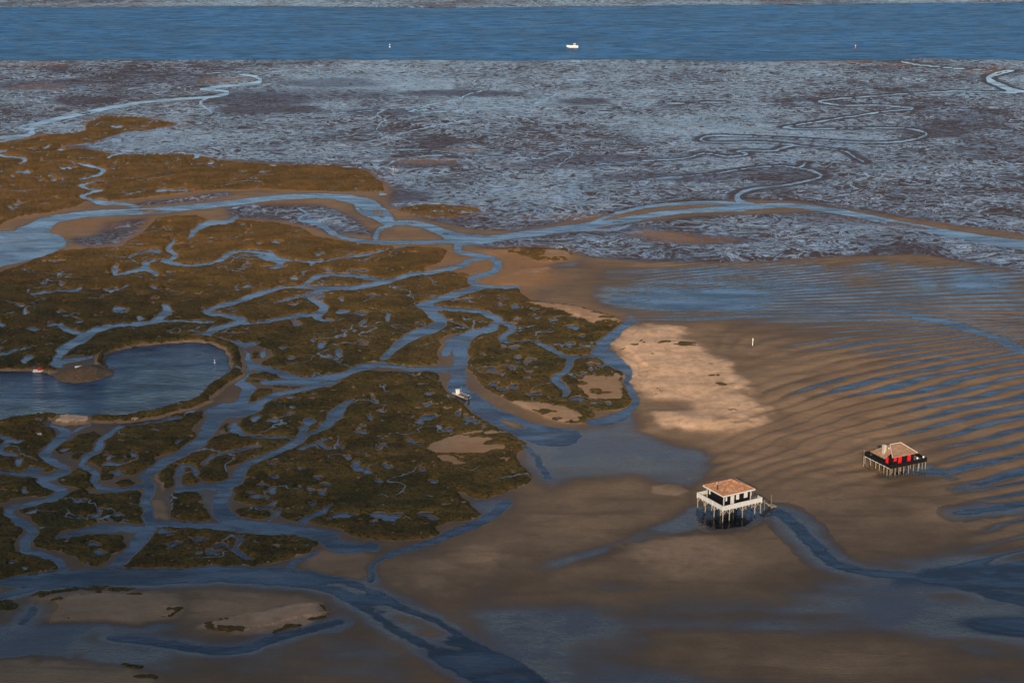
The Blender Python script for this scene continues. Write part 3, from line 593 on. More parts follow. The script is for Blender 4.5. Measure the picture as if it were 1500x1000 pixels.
    # micro relief
    rip = g.n('ShaderNodeTexWave', Vector=co, Scale=.55, Distortion=6.0, Detail=3, bands_direction='Y').outputs['Fac']
    bh = g.math('ADD', g.math('MULTIPLY', n3, .16), g.math('MULTIPLY', rip, g.ss(n2, .4, .6, .02, .10)))
    bh = g.math('ADD', bh, g.math('MULTIPLY', g.math('MULTIPLY', g.math('SUBTRACT', 1.0, wf), ril), .14))
    nrm = g.bump(bh, g.fmix(gl, .75, .35), 1.0)
    spec = g.fmix(gl, .22, g.fmix(rz, .52, .72))
    return g.surf(g.pbr(col, rough, nrm, **{'Specular IOR Level': spec, 'IOR': 1.36}))

def water_material(name, deep, shallow_clear, wave, wsc, rough, gloss=1.0, silt=0.0):
    g = N(name); co = g.coord()
    d = g.at('depth')
    e = g.n('ShaderNodeMath', operation='EXPONENT'); g.put(e.inputs[0], g.math('MULTIPLY', d, -shallow_clear))
    op = g.math('SUBTRACT', 1.0, e.outputs[0], True)
    wn = g.noise(g.mp(co, (.55, 1.0, 1)), wsc, 5, .65)
    big = g.noise(g.mp(co, (.5, 1.0, 1)), wsc * .06, 5, .65, .5)
    nrm = g.bump(wn, wave, 1.0)
    big2 = g.noise(g.mp(co, (.55, 1.0, 1)), wsc * .3, 5, .7, .4)
    col = g.mix(g.ss(big, .3, .7), tuple(c * .8 for c in deep), tuple(c * 1.45 for c in deep))
    col = g.mix(g.ss(big2, .45, .62), col, tuple(c * .58 for c in deep))
    if silt: col = g.mix(g.math('MULTIPLY', g.ss(g.noise(g.mp(co, (.3, 1.0, 1)), .20, 5, .70, .8), .42, .62), silt), col, (.125, .088, .068))
    body = g.n('ShaderNodeBsdfDiffuse'); g.put(body.inputs[0], col)
    tr = g.n('ShaderNodeBsdfTransparent'); g.put(tr.inputs[0], g.mix(g.ss(d, 0, .25), (1.0, 1.0, 1.0), (.78, .85, .90)))
    mx = g.n('ShaderNodeMixShader'); g.put(mx.inputs[0], op); g.put(mx.inputs[1], tr.outputs[0]); g.put(mx.inputs[2], body.outputs[0])
    gs = g.n('ShaderNodeBsdfGlossy'); gs.inputs['Color'].default_value = (1, 1, 1, 1); g.put(gs.inputs['Roughness'], rough); g.put(gs.inputs['Normal'], nrm)
    fr = g.n('ShaderNodeFresnel', IOR=1.333); g.put(fr.inputs['Normal'], nrm)
    fac = g.math('MULTIPLY', g.math('MULTIPLY', fr.outputs[0], gloss), g.ss(d, .0, .022, .0, 1.0))
    fac = g.math('MULTIPLY', fac, g.ss(g.noise(g.mp(co, (.3, 1.0, 1)), .12, 5, .7, .6), .35, .65, .60, 1.35))
    m2 = g.n('ShaderNodeMixShader'); g.put(m2.inputs[0], fac); g.put(m2.inputs[1], mx.outputs[0]); g.put(m2.inputs[2], gs.outputs[0])
    return g.surf(m2.outputs[0])

def marsh_material():
    g = N('salt_marsh_plants'); co = g.coord()
    far, dry = g.at('far'), g.at('dry')
    n1 = g.noise(co, .09, 5, .6); n2 = g.noise(co, .9, 5, .75); n3 = g.noise(co, .03, 4, .6)
    st = g.noise(g.mp(co, (.35, 1, 1)), .14, 5, .65)
    n4 = g.noise(co, 1.9, 4, .75)
    a = g.mix(g.ss(n1, .40, .60), (.060, .046, .014), (.125, .085, .022))
    a = g.mix(g.math('MULTIPLY', g.ss(st, .48, .64), g.ss(n3, .42, .60, .25, 1)), a, (.20, .125, .034))
    a = g.mix(g.ss(n3, .52, .62, 0, .55), a, (.060, .052, .017))
    a = g.mix(g.ss(n3, .38, .47, .65, 0), a, (.150, .088, .028))
    a = g.mix(g.ss(n2, .50, .62, 0, .85), a, (.016, .015, .007))
    a = g.mix(g.ss(n4, .52, .70, 0, .7), a, (.20, .150, .045))
    b = g.mix(g.ss(n1, .35, .65), (.15, .082, .022), (.24, .125, .034))
    b = g.mix(g.ss(n2, .55, .70, 0, .7), b, (.06, .035, .014))
    col = g.mix(g.math('MULTIPLY', far, g.ss(n3, .35, .6, .45, 1.0)), a, b)
    col = g.mix(g.math('MULTIPLY', dry, .8), col, (.15, .10, .035))
    nrm = g.bump(g.math('ADD', n2, g.math('MULTIPLY', g.noise(co, 2.2, 3, .7), .35)), 1.0, 1.2)
    # hair-thin runnels and puddles between the plants
    wq = g.n('ShaderNodeVectorMath', operation='MULTIPLY_ADD'); g.put(wq.inputs[0], g.n('ShaderNodeTexNoise', Vector=co, Scale=.08, Detail=3).outputs['Color']); wq.inputs[1].default_value = (14, 14, 0); g.put(wq.inputs[2], co)
    run = g.ss(g.math('ABSOLUTE', g.math('SUBTRACT', g.noise(wq.outputs[0], .045, 3, .5), .5)), .003, .008, 1, 0)
    run = g.math('MULTIPLY', run, g.ss(g.noise(co, .04, 3), .49, .58))
    pud = g.ss(g.noise(g.mp(wq.outputs[0], (.7, 1, 1)), .23, 4, .62), .69, .71)
    pud = g.math('MAXIMUM', g.math('MULTIPLY', run, .9), pud)
    pud = g.math('MULTIPLY', pud, g.math('SUBTRACT', 1.0, dry), True)
    col = g.mix(pud, col, (.13, .14, .165))
    nz = g.n('ShaderNodeMix', data_type='VECTOR'); g.put(nz.inputs[0], pud); g.put(nz.inputs[4], nrm); nz.inputs[5].default_value = (0, 0, 1)
    return g.surf(g.pbr(col, g.fmix(pud, .9, .15), nz.outputs[1], **{'Specular IOR Level': g.fmix(pud, .12, .7)}))

def plain(name, col, rough=.6, var=.12, scale=3.0, metal=0.0, spec=.4, stretch=(1, 1, 1)):
    g = N(name); co = g.coord()
    n = g.noise(g.mp(co, stretch), scale, 4, .6)
    c = g.mix(g.ss(n, .3, .7), tuple(max(0, v * (1 - var)) for v in col), tuple(v * (1 + var) for v in col))
    return g.surf(g.pbr(c, rough, g.bump(n, .15, .02), **{'Metallic': metal, 'Specular IOR Level': spec}))
# ---------------------------------------------------------------- ground, marsh, water
def tag(o, label=None, cat=None, group=None, kind=None):
    if label: o['label'] = label
    if cat: o['category'] = cat
    if group: o['group'] = group
    if kind: o['kind'] = kind
    return o
bankA = np.clip(np.maximum(sstep(-.4, .6, mound), dike_v * .9) * (1 - sstep(-1, .3, pad)), 0, 1)
dryA = np.clip(np.maximum(sand, sstep(-.3, .3, pad)), 0, 1)
inner = (dike > -.9) & (basin > -2.0) & (h > .1)
dryA = np.where(inner, np.maximum(dryA, .30 * sstep(-1.4, -.5, basin)), dryA)
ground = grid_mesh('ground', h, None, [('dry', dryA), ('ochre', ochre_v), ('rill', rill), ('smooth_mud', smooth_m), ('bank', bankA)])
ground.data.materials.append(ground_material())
tag(ground, 'tidal sand and mud flats cut by winding creeks', 'ground', kind='structure')

# plants: a raised, broken cover over the marsh ground
clump = 1.2 * fbm(X, Y, 1.5, 111, 2, .7) + .3 * fbm(X, Y, 6.5, 113, 3)
vg = np.maximum(marsh, np.where((dike > -2) & (basin < -1.0) & (pad < -1), dike + .9 - np.clip(basin + 1.9, 0, 3), -5))
tuft_n = fbm(X * .5, Y, 9, 117, 4)
fine_n = fbm(X * .7, Y, 3.2, 119, 3) + .8 * tuft_n
on_sand = (sand > .25)
tuft_bank = (PX > np.where(PY < 532, 895, 931)) & (PX < 1135) & (PY > 475) & (PY < 640)
vg2 = np.where(on_sand & ~tuft_bank, np.minimum(vg, (fine_n - .02 - .30 * sand) * 7), vg)
vg2 = np.where((sand > .3) & (PY > 855) & (PX < 500) & (marsh < 0), (fine_n - .22) * 8, vg2)
tv = soft_ellipses([(190, 975, 22, 4, 1), (205, 992, 20, 5, 1), (70, 965, 20, 2, .7), (312, 916, 10, 3, 1), (385, 896, 10, 2, .8), (1020, 545, 30, 4, .8), (1050, 553, 18, 3, 1), (1060, 567, 14, 3, 1), (985, 505, 40, 3, .7), (925, 499, 15, 4, .8), (950, 520, 10, 4, .9), (940, 530, 8, 3, .7), (920, 508, 14, 4, .6), (968, 538, 8, 2, .8), (1050, 582, 10, 4, .8), (960, 503, 50, 3, .4), (1000, 508, 20, 2, .8), (1035, 535, 20, 2, .6)], .8)
vg2 = np.maximum(vg2, np.where(tv > .05, (tv * .42 + fine_n - .36) * 6, -5))
hv = .38 * sstep(-.2, 1.0, vg2) * (.75 + 1.7 * clump)
zveg = h + np.where(vg2 > -.15, np.maximum(hv, .0) - .05, -.15)
zveg = np.where((wcut > -.1) & (dike < -1), np.minimum(zveg, h - .05), zveg)
farA = np.clip(1 - sstep(330, 500, PY), 0, 1); farA = np.maximum(farA, .45 * sstep(150, 700, PX) * (1 - sstep(380, 520, PY)))
mg = grid_mesh('marsh_grass', zveg, (vg2 > -.15) & (h > .02), [('far', farA), ('dry', np.where(on_sand, sand, dike_v * .12))])
mg.data.materials.append(marsh_material())
tag(mg, 'olive and ochre salt marsh plants covering the low islands', 'marsh grass', kind='stuff')

dep = np.maximum(-h, 0)
wmask = h < .03
is_sea = (sea > -6) & (PY < 100); is_bas = basin > -2.5
Z0 = blank(0)
for nm, mk, mat, lab in (('creek_water', wmask & ~is_sea & ~is_bas, water_material('creek_water', (.027, .039, .058), 3.4, .06, .9, .14, 1.35, .7), 'blue tidal water standing in creeks and pools'),
                    ('basin_water', is_bas & wmask, water_material('basin_water', (.034, .068, .118), 5, .55, .55, .16, .75), 'dark blue rippled water of the banked basin'),
                    ('sea_water', is_sea & wmask, water_material('sea_water', (.013, .112, .270), 5, .9, .30, .22, .27), 'broad blue tidal channel beyond the mud flats')):
    o = grid_mesh(nm, Z0, mk, [('depth', dep)]); o.data.materials.append(mat); tag(o, lab, 'water', kind='structure')
# ---------------------------------------------------------------- built things
col = bpy.context.scene.collection
class MB:
    def __init__(s): s.v = []; s.f = []
    def add(s, vs, fs):
        b = len(s.v); s.v += [tuple(map(float, p)) for p in vs]; s.f += [tuple(b + i for i in f) for f in fs]; return s
    def box(s, x0, x1, y0, y1, z0, z1):
        vs = [(x, y, z) for x in (x0, x1) for y in (y0, y1) for z in (z0, z1)]
        return s.add(vs, [(0, 1, 3, 2), (4, 6, 7, 5), (0, 4, 5, 1), (2, 3, 7, 6), (0, 2, 6, 4), (1, 5, 7, 3)])
    def rings(s, rings, caps=True):
        n = len(rings[0]); vs = [p for r in rings for p in r]; fs = []
        for i in range(len(rings) - 1):
            for k in range(n):
                fs.append((i * n + k, i * n + (k + 1) % n, (i + 1) * n + (k + 1) % n, (i + 1) * n + k))
        if caps: fs += [tuple(range(n))[::-1], tuple((len(rings) - 1) * n + k for k in range(n))]
        return s.add(vs, fs)
    def beam(s, a, b, r, r2=None, n=8, flat=None):
        a, b = np.array(a, float), np.array(b, float); d = b - a; d = d / (np.linalg.norm(d) + 1e-9)
        up = np.array((0, 0, 1.)) if abs(d[2]) < .95 else np.array((1., 0, 0))
        x = np.cross(d, up); x /= np.linalg.norm(x); y = np.cross(x, d)
        r2 = r if r2 is None else r2; rg = []
        ph = math.pi / n
        fx, fy = flat or (1, 1)
        for c, rr in ((a, r), (b, r2)):
            rg.append([tuple(c + x * math.cos(6.2832 * k / n + ph) * rr * fx + y * math.sin(6.2832 * k / n + ph) * rr * fy) for k in range(n)])
        return s.rings(rg)
    def build(s, name, mat, parent=None, smooth=False, bevel=0):
        me = bpy.data.meshes.new(name); me.from_pydata(s.v, [], s.f); me.update()
        import bmesh
        bm = bmesh.new(); bm.from_mesh(me); bmesh.ops.recalc_face_normals(bm, faces=bm.faces[:])
        if bevel: bmesh.ops.bevel(bm, geom=bm.edges[:], offset=bevel, segments=1, affect='EDGES')
        bm.to_mesh(me); bm.free()
        if smooth: me.polygons.foreach_set('use_smooth', [True] * len(me.polygons))
        me.materials.append(mat)
        o = bpy.data.objects.new(name, me); col.objects.link(o)
        if parent is not None: o.parent = parent
        return o
def empty(name, loc, rz=0):
    o = bpy.data.objects.new(name, None); col.objects.link(o); o.location = loc; o.rotation_euler = (0, 0, rz); return o

M = dict(
    white=plain('white_paint', (.80, .77, .72), .55, .06, 2.0), black=plain('black_tarred_wood', (.006, .0065, .009), .6, .3, 2.5, stretch=(1, 1, 5)),
    pile=plain('weathered_pile_wood', (.46, .37, .26), .85, .25, 2.0, stretch=(3, 3, .6)), weed=plain('weedy_wet_wood', (.05, .045, .03), .5, .3, 3),
    deck=plain('grey_deck_boards', (.22, .18, .14), .8, .2, 1.5, stretch=(6, .5, 1)), red=plain('red_paint', (.80, .012, .020), .45, .06, 2),
    rust=plain('dark_metal', (.03, .03, .033), .5, .2, 4, metal=.6), alu=plain('dull_aluminium', (.42, .42, .40), .45, .12, 3, metal=.7),
    glass=plain('dark_window', (.02, .025, .03), .15, .1, 2, spec=.8), sand_stone=plain('pale_stone', (.45, .33, .24), .9, .25, 2),
    crate=plain('brown_crate', (.16, .10, .065), .8, .3, 2), engine=plain('navy_cowling', (.02, .035, .07), .3, .1, 3),
    bird=plain('dark_feathers', (.045, .035, .028), .8, .3, 10), drift=plain('bleached_wood', (.62, .58, .52), .85, .15, 3), rubber=plain('black_rubber', (.02, .02, .02), .7, .1, 4),
    leaf=plain('dark_leaves', (.03, .032, .012), .8, .4, 2), olive=plain('olive_plank', (.10, .085, .045), .8, .2, 2))
def tiles(name, c1, c2, c3):
    g = N(name); co = g.coord()
    br = g.n('ShaderNodeTexBrick', Vector=g.mp(co, (1, 1, 1)), Scale=2.2, **{'Mortar Size': .03, 'Row Height': .16, 'Brick Width': .26})
    g.put(br.inputs['Color1'], c1); g.put(br.inputs['Color2'], c2); g.put(br.inputs['Mortar'], tuple(v * .45 for v in c1))
    n = g.noise(co, 1.1, 5, .7)
    c = g.mix(g.ss(n, .45, .7), br.outputs[0], c3)
    wv = g.n('ShaderNodeTexWave', Vector=co, Scale=2.2, Distortion=.6, bands_direction='X').outputs['Fac']
    return g.surf(g.pbr(c, .8, g.bump(g.math('ADD', wv, n), .5, .05), **{'Specular IOR Level': .25}))
M['pile_b'] = plain('brown_pile_wood', (.34, .26, .17), .85, .3, 2.0, stretch=(3, 3, .6))
M['chim'] = plain('chimney_render', (.50, .45, .38), .8, .12, 2)
M['tile_o'] = tiles('orange_roof_tiles', (.72, .30, .14), (.58, .27, .13), (.80, .48, .29))
M['tile_p'] = tiles('pinkish_roof_tiles', (.46, .25, .16), (.38, .22, .145), (.40, .30, .18))

def pile(root, u, v, top, braces=(), r=.145, mat='pile', ln=1.15, weed=.9):
    lean = (rng.uniform(-.05, .05), rng.uniform(-.05, .05))
    p = MB().beam((u + lean[0], v + lean[1], -.7), (u, v, top), r * 1.1, r * .92, 8).build('pile', M[mat], root, True)
    k = weed * rng.uniform(.7, 1.1)
    MB().beam((u + lean[0], v + lean[1], -.6), (u + lean[0] * .8, v + lean[1] * .8, k * .55), r * 1.28, r * 1.18, 8).build('weed_shade_sleeve', M['weed'], p, True)  # weed at the waterline; tall sleeves also carry painted shade
    for dx, dy in braces:
        MB().beam((u, v, top - ln - .35), (u + dx * ln, v + dy * ln, top - .12), .10, .10, 4).build('brace', M['pile'], p)
    return p

def white_cabin():
    x, y = unproj(1058.3, 766.3)
    R = empty('stilt_cabin', (x, y, 0), rad(30))
    tag(R, 'black cabin on stilts with solid white railing and orange tiled roof, standing in a pool', 'stilt cabin')
    U, V, D = 12.9, 11.6, 3.85
    us, vs_ = [.15, 2.3, 6.6, 10.8, 12.75], [.15, 4.0, 8.0, 11.45]
    for i, u in enumerate(us):
        for j, v in enumerate(vs_):
            br = []
            if j in (0, 3) or i in (0, 4):
                if j in (0, 3): br = [(d, 0) for d in (-1, 1) if 0 < u + d < U]
                elif i in (0, 4): br = [(0, d) for d in (-1, 1)]
                if i == 0 and j == 0: br = [(1, 0), (0, 1)]
            pile(R, u, v, D - .22, br)
    MB().box(.02, U - .02, .02, V - .02, D - .1, D).build('deck', M['deck'], R)
    for v in vs_: MB().box(.0, U, v - .1, v + .1, D - .34, D - .103).build('deck_beam', M['pile'], R)
    for j, (a, b, c_, d) in enumerate(((-.09, U + .09, -.09, .0), (-.09, U + .09, V, V + .09), (-.09, .0, .003, V - .003), (U, U + .09, .003, 1.9), (U, U + .09, 4.6, V - .003))):
        r_ = MB().box(a, b, c_, d, D - .26, D + 1.02).build('railing', M['white'], R)
        L = (b - a) if j < 2 else (d - c_); n = max(2, int(L / 2.1))
        for k in range(n + 1):
            q = k / n
            if j < 2: px_ = a + .14 + (b - a - .28) * q; py_ = (c_ - .07 if j == 0 else d)
            else: py_ = c_ + .12 + (d - c_ - .24) * q; px_ = (a - .07 if j == 2 else b)
            t = MB()
            if j < 2: t.box(px_ - .11, px_ + .11, py_, py_ + .07, D - .62, D + 1.08)
            else: t.box(px_, px_ + .07, py_ - .11, py_ + .11, D - .62, D + 1.08)
            t.build('stanchion', M['white'], r_)
        if j < 2: MB().box(a - .03, b + .03, c_ - .05, d + .05, D + 1.023, D + 1.07).build('top_rail', M['white'] if j == 0 else M['deck'], r_)
        else: MB().box(a - .05, b + .05, c_ + .06, d - .06, D + 1.023, D + 1.07).build('top_rail', M['white'] if j == 2 else M['deck'], r_)
    u0, u1, v0, v1, zt = 1.85, 10.7, 2.2, 9.6, 6.95
    w_ = MB()
    w_.box(u0, u1, v0, v1, D + .003, zt)
    for k in range(int((zt - D) / .24)): # lapped boards
        z = D + .05 + k * .24
        w_.box(u0 - .025, u1 + .025, v0 - .025, v1 + .025, z, z + .19)
    w_.build('wall', M['black'], R)
    for (a, b) in ((u0, v0), (u0, v1), (u1, v0), (u1, v1)):
        MB().box(a - .11, a + .11, b - .11, b + .11, D + .004, zt + .05).build('corner_trim', M['white'], R)
    def opening(nm, a, b, z0, z1, side):
        if side == 'f':
            fr = MB().box(a - .09, b + .09, v0 - .065, v0 - .01, z0 - .09, z1 + .09).build(nm, M['black'], R)
            MB().box(a, b, v0 - .12, v0 - .067, z0, z1).build('shutter' if nm == 'window' else 'door_leaf', M['white'], fr)
            if nm == 'door': MB().box(b - .2, b - .12, v0 - .16, v0 - .123, z0 + .95, z0 + 1.1).build('handle', M['rust'], fr)
        else:
            fr = MB().box(u0 - .065, u0 - .01, a - .09, b + .09, z0 - .09, z1 + .09).build(nm, M['black'], R)
            MB().box(u0 - .12, u0 - .067, a, b, z0, z1).build('shutter', M['white'], fr)
    opening('window', 2.35, 2.85, 5.1, 6.25, 'f'); opening('door', 4.0, 5.2, D + .08, 6.3, 'f')
    opening('window', 5.85, 6.85, 4.85, 6.3, 'f'); opening('window', 8.45, 9.65, 4.85, 6.35, 'f'); opening('window', 8.1, 8.75, 5.1, 6.35, 'l')
    e = .85; a0, a1, b0, b1, ze, zr = u0 - e, u1 + e, v0 - e, v1 + e, 7.1, 9.15
    vm = (b0 + b1) / 2; hl = (b1 - b0) / 2; r0, r1 = a0 + hl, a1 - hl
    rf = MB().add([(a0, b0, ze), (a1, b0, ze), (a1, b1, ze), (a0, b1, ze), (r0, vm, zr), (r1, vm, zr), (a0, b0, ze - .1), (a1, b0, ze - .1), (a1, b1, ze - .1), (a0, b1, ze - .1)],
             [(0, 1, 5, 4), (1, 2, 5), (2, 3, 4, 5), (3, 0, 4), (6, 9, 8, 7), (0, 6, 7, 1), (1, 7, 8, 2), (2, 8, 9, 3), (3, 9, 6, 0)]).build('roof', M['tile_o'], R)
    fs = MB()
    fs.box(a0 - .06, a1 + .06, b0 - .08, b0 - .01, ze - .30, ze + .03); fs.box(a0 - .06, a1 + .06, b1 + .01, b1 + .08, ze - .30, ze + .03)
    fs.box(a0 - .08, a0 - .01, b0 - .005, b1 + .005, ze - .30, ze + .03); fs.box(a1 + .01, a1 + .08, b0 - .005, b1 + .005, ze - .30, ze + .03)
    fs.build('fascia', M['white'], rf)
    rt = MB()
    for k in range(21): q = a0 + .3 + k * (a1 - a0 - .6) / 20; rt.box(q - .06, q + .06, b0 - .05, b0 + .5, ze - .42, ze - .31)
    for k in range(17): q = b0 + .3 + k * (b1 - b0 - .6) / 16; rt.box(a0 - .05, a0 + .5, q - .06, q + .06, ze - .42, ze - .31)
    rt.build('rafter_tails', M['white'], rf)
    rc = MB()
    for p, q in (((r0, vm, zr), (r1, vm, zr)), ((a0, b0, ze), (r0, vm, zr)), ((a0, b1, ze), (r0, vm, zr)), ((a1, b0, ze), (r1, vm, zr)), ((a1, b1, ze), (r1, vm, zr))):
        rc.beam((p[0], p[1], p[2] + .02), (q[0], q[1], q[2] + .02), .13, .13, 6)
    rc.build('ridge_tiles', M['tile_o'], rf)
    sp_ = MB().beam((1.95, 5.3, 7.2), (1.95, 5.3, 8.55), .14, .14, 8).build('stove_pipe', M['rust'], R, True)
    MB().beam((1.95, 5.3, 8.57), (1.95, 5.3, 8.8), .26, .05, 8).build('cowl', M['rust'], sp_, True)
    # stairs down to the water on the right
    st = MB().beam((12.99, 2.1, D - .05), (18.6, 2.1, .15), .12, .12, 4).beam((12.99, 3.5, D - .05), (18.6, 3.5, .15), .12, .12, 4).build('staircase', M['pile'], R)
    t = MB()
    for k in range(15):
        q = (k + .6) / 15; t.box(12.99 + 5.6 * q - .16, 12.99 + 5.6 * q + .16, 2.0, 3.6, D - .05 - (D - .2) * q + .10, D - .05 - (D - .2) * q + .16)
    t.build('treads', M['pile'], st)
    hr = MB()
    for v in (2.05, 3.55):
        hr.beam((12.9, v, D + 1.0), (18.6, v, 1.2), .09, .09, 6)
        for q in (.02, .35, .7, .98): hr.beam((12.99 + 5.6 * q, v, D - (D - .2) * q), (12.99 + 5.6 * q, v, D + 1.0 - (D - .25) * q), .06, .06, 6)
    hr.build('handrail', M['weed'], st)
    for u, zt_ in ((15.3, 3.2), (17.6, 4.2)):
        MB().beam((u, 1.7, -.6), (u, 1.7, zt_), .16, .14, 8).build('mooring_post', M['deck'], R, True)
    MB().box(18.0, 19.6, 1.8, 3.8, .25, .38).box(18.1, 18.3, 1.9, 2.1, -.5, .25).box(19.3, 19.5, 1.9, 2.1, -.5, .25).box(19.3, 19.5, 3.5, 3.7, -.5, .25).box(18.1, 18.3, 3.5, 3.7, -.5, .25).build('landing_stage', M['pile'], R)
white_cabin()

def red_cabin():
    x, y = unproj(1303.0, 703.4)
    R = empty('stilt_cabin', (x, y, 0), rad(26.8))
    tag(R, 'black cabin on many stilts with red shutters, pale brick chimney and pinkish tiled roof', 'stilt cabin')
    U, V, D = 12.9, 11.7, 3.7
    us = [.15, 1.9, 3.3, 5.0, 6.7, 8.5, 10.2, 11.6, 12.75]; vs_ = [.15, 1.5, 3.0, 5.0, 6.6, 9.0, 11.55]
    for i, u in enumerate(us):
        for j, v in enumerate(vs_):
            if i in (0, 8) or j in (0, 6) or (i % 2 == 1 and j % 2 == 1): pile(R, u, v, D - .25, r=.115, mat='pile_b', weed=2.6)  # sleeves raised: shade under the cabin put into the pile colour
    MB().box(.02, U - .02, .02, V - .02, D - .1, D).build('deck', M['deck'], R)
    for v in vs_[::2]: MB().box(.1, U - .1, v - .09, v + .09, D - .32, D - .103).build('deck_beam', M['weed'], R)
    MB().box(-.1, -.01, 0.0, V, D - .34, D - .16).build('edge_beam', M['white'], R)
    for j, (a, b, c_, d) in enumerate(((-.09, U + .09, -.09, .0), (-.09, U + .09, V, V + .09), (-.09, .0, .003, V - .003), (U, U + .09, .003, V - .003))):
        r_ = MB().box(a, b, c_, d, D - .15, D + 1.0).build('railing', M['black'], R)
        L = (b - a) if j < 2 else (d - c_); n = int(L / 1.6)
        for k in range(n + 1):
            q = k / n; t = MB()
            if j < 2: px_ = a + .1 + (b - a - .2) * q; t.box(px_ - .06, px_ + .06, (c_ - .08 if j == 0 else d), (c_ if j == 0 else d + .08), D - .3, D + 1.12)
            else: py_ = c_ + .1 + (d - c_ - .2) * q; t.box((a - .08 if j == 2 else b), (a if j == 2 else b + .08), py_ - .06, py_ + .06, D - .3, D + 1.12)
            t.build('stanchion', M['black'], r_)
    MB().box(-.12, -.02, V + .12, V + .2, -.5, D + 1.5).build('corner_post', M['pile'], R)
    zt = 6.35
    w_ = MB()
    w_.box(1.6, 9.2, 1.2, 8.9, D + .003, zt)
    w_.box(.55, 1.597, 3.0, 8.9, D + .003, 5.7)
    for k in range(10): z = D + .05 + k * .26; w_.box(1.575, 9.225, 1.175, 8.925, z, z + .2)
    w_.build('wall', M['black'], R)
    def shut(nm, a, b, z0, z1, vf, leaf):
        fr = MB().box(a - .07, b + .07, vf - .07, vf - .03, z0 - .07, z1 + .07).build(nm, M['black'], R)
        MB().box(a, b, vf - .13, vf - .073, z0, z1).build(leaf, M['red'], fr)
    shut('window', 2.0, 3.0, 5.0, 6.3, 1.2, 'shutter'); shut('door', 3.6, 4.75, D + .1, 6.25, 1.2, 'door_leaf'); shut('window', 6.9, 8.0, 4.2, 6.3, 1.2, 'shutter')
    shut('door', .62, 1.5, D + .1, 5.75, 3.0, 'door_leaf')
    # hipped roof whose left slope runs lower over a side room
    E1, E2 = (3.4, 4.9, 8.65), (7.2, 4.9, 8.65)
    Fc, Rc, Bc, Lc, P, K, K2 = (.9, .45, 6.55), (9.9, .45, 6.55), (9.9, 9.5, 6.55), (.05, 9.5, 5.65), (.05, 2.7, 5.65), (1.85, 2.16, 7.35), (1.0, 9.5, 6.55)
    top = [E1, E2, Fc, Rc, Bc, Lc, P, K]
    low = [(p[0], p[1], p[2] - .16) for p in top]
    f = [(2, 3, 1, 0, 7), (3, 4, 1), (4, 5, 0, 1), (5, 6, 7, 0)]
    fs = f + [tuple(i + 8 for i in q[::-1]) for q in f]
    for a, b in ((2, 3), (3, 4), (4, 5), (5, 6), (6, 7), (7, 2)): fs.append((a, b, b + 8, a + 8))
    rf = MB().add(top + low, fs).build('roof', M['tile_p'], R)
    rc = MB()
    for p, q in ((E1, E2), (E2, Rc), (E1, K), (K, Fc)): rc.beam((p[0], p[1], p[2] + .03), (q[0], q[1], q[2] + .03), .09, .09, 6)
    rc.build('ridge_mortar', M['drift'], rf)
    ch = MB().box(.75, 1.65, 4.2, 5.1, 5.9, 8.75).build('chimney', M['chim'], R)
    MB().box(.68, 1.72, 4.13, 5.17, 8.753, 8.9).box(.85, 1.55, 4.3, 5.0, 8.9, 9.02).build('chimney_cap', M['chim'], ch)
    MB().box(2.35, 2.65, 4.0, 4.3, 7.2, 8.1).build('vent', M['white'], R)
    MB().box(-1.2, 2.4, V + .12, V + .35, D + .55, D + .72).build('boom', M['olive'], R)
    MB().box(.05, .2, .05, V - .1, .12, .3).build('ground_beam', M['weed'], R)
    MB().box(.25, 6, .05, .2, .12, .3).build('ground_beam', M['weed'], R)
    for u in (9.8, 12.0):
        b = MB(); n = 8
        b.rings([[(u + .32 * math.sin(t) * math.cos(6.283 * k / n), .35 + .32 * math.sin(t) * math.sin(6.283 * k / n), D + 1.25 - .34 * math.cos(t)) for k in range(n)] for t in (.25, .8, 1.57, 2.3, 2.9)])
        b.build('round_buoy', M['white'], R, True)  # small round white buoys at the rail
red_cabin()

def hull(L, W, Hh, bow=.5, flat=False, rake=.4):
    """open boat shell along +x (bow forward), with thickness and floor"""
    m = MB(); rg = []
    for k in range(9):
        t = k / 8; x = -L / 2 + L * t
        wd = W / 2 * (1 - (max(0, t - .5) / .5) ** 2.2 * (1 if not flat else .35)); wd = max(wd, .04)
        sh = Hh * (1 + bow * max(0, t - .4) ** 2); kz = rake * Hh * max(0, (t - .7) / .3) ** 2
        b = wd * .72; ti = .10
        rg.append([(x, -wd, sh), (x, -b, kz), (x, b, kz), (x, wd, sh), (x, max(wd - ti, .02), sh - .01), (x, max(b - ti, .01), kz + Hh * .45), (x, -max(b - ti, .01), kz + Hh * .45), (x, -max(wd - ti, .02), sh - .01)])
    return m.rings(rg)
def put(px, py, z=0.0): x, y = unproj(px, py, z); return (x, y, z)

# moored work boat in the creek
b = empty('work_boat', put(675.5, 580.5, .12), math.atan2(6.0, -4.9)); tag(b, 'grey flat work boat with white console and dark outboard, moored against the creek bank', 'boat')
hl_ = hull(7.4, 2.5, .75, .15, True).build('hull', M['alu'], b)
MB().box(-3.3, 2.8, -.95, .95, .38, .42).build('deck', M['crate'], b)
cn = MB().box(1.35, 2.25, -.45, .45, .42, 1.75).build('console', M['white'], b)
MB().box(1.25, 2.35, -.6, .6, 1.9, 1.98).beam((1.3, -.5, 1.7), (1.3, -.5, 1.9), .04).beam((1.3, .5, 1.7), (1.3, .5, 1.9), .04).beam((2.3, .5, 1.7), (2.3, .5, 1.9), .04).beam((2.3, -.5, 1.7), (2.3, -.5, 1.9), .04).build('canopy', M['white'], cn)
MB().beam((.9, -.7, .4), (.9, -.7, 3.2), .05, .04).build('mast', M['alu'], b)
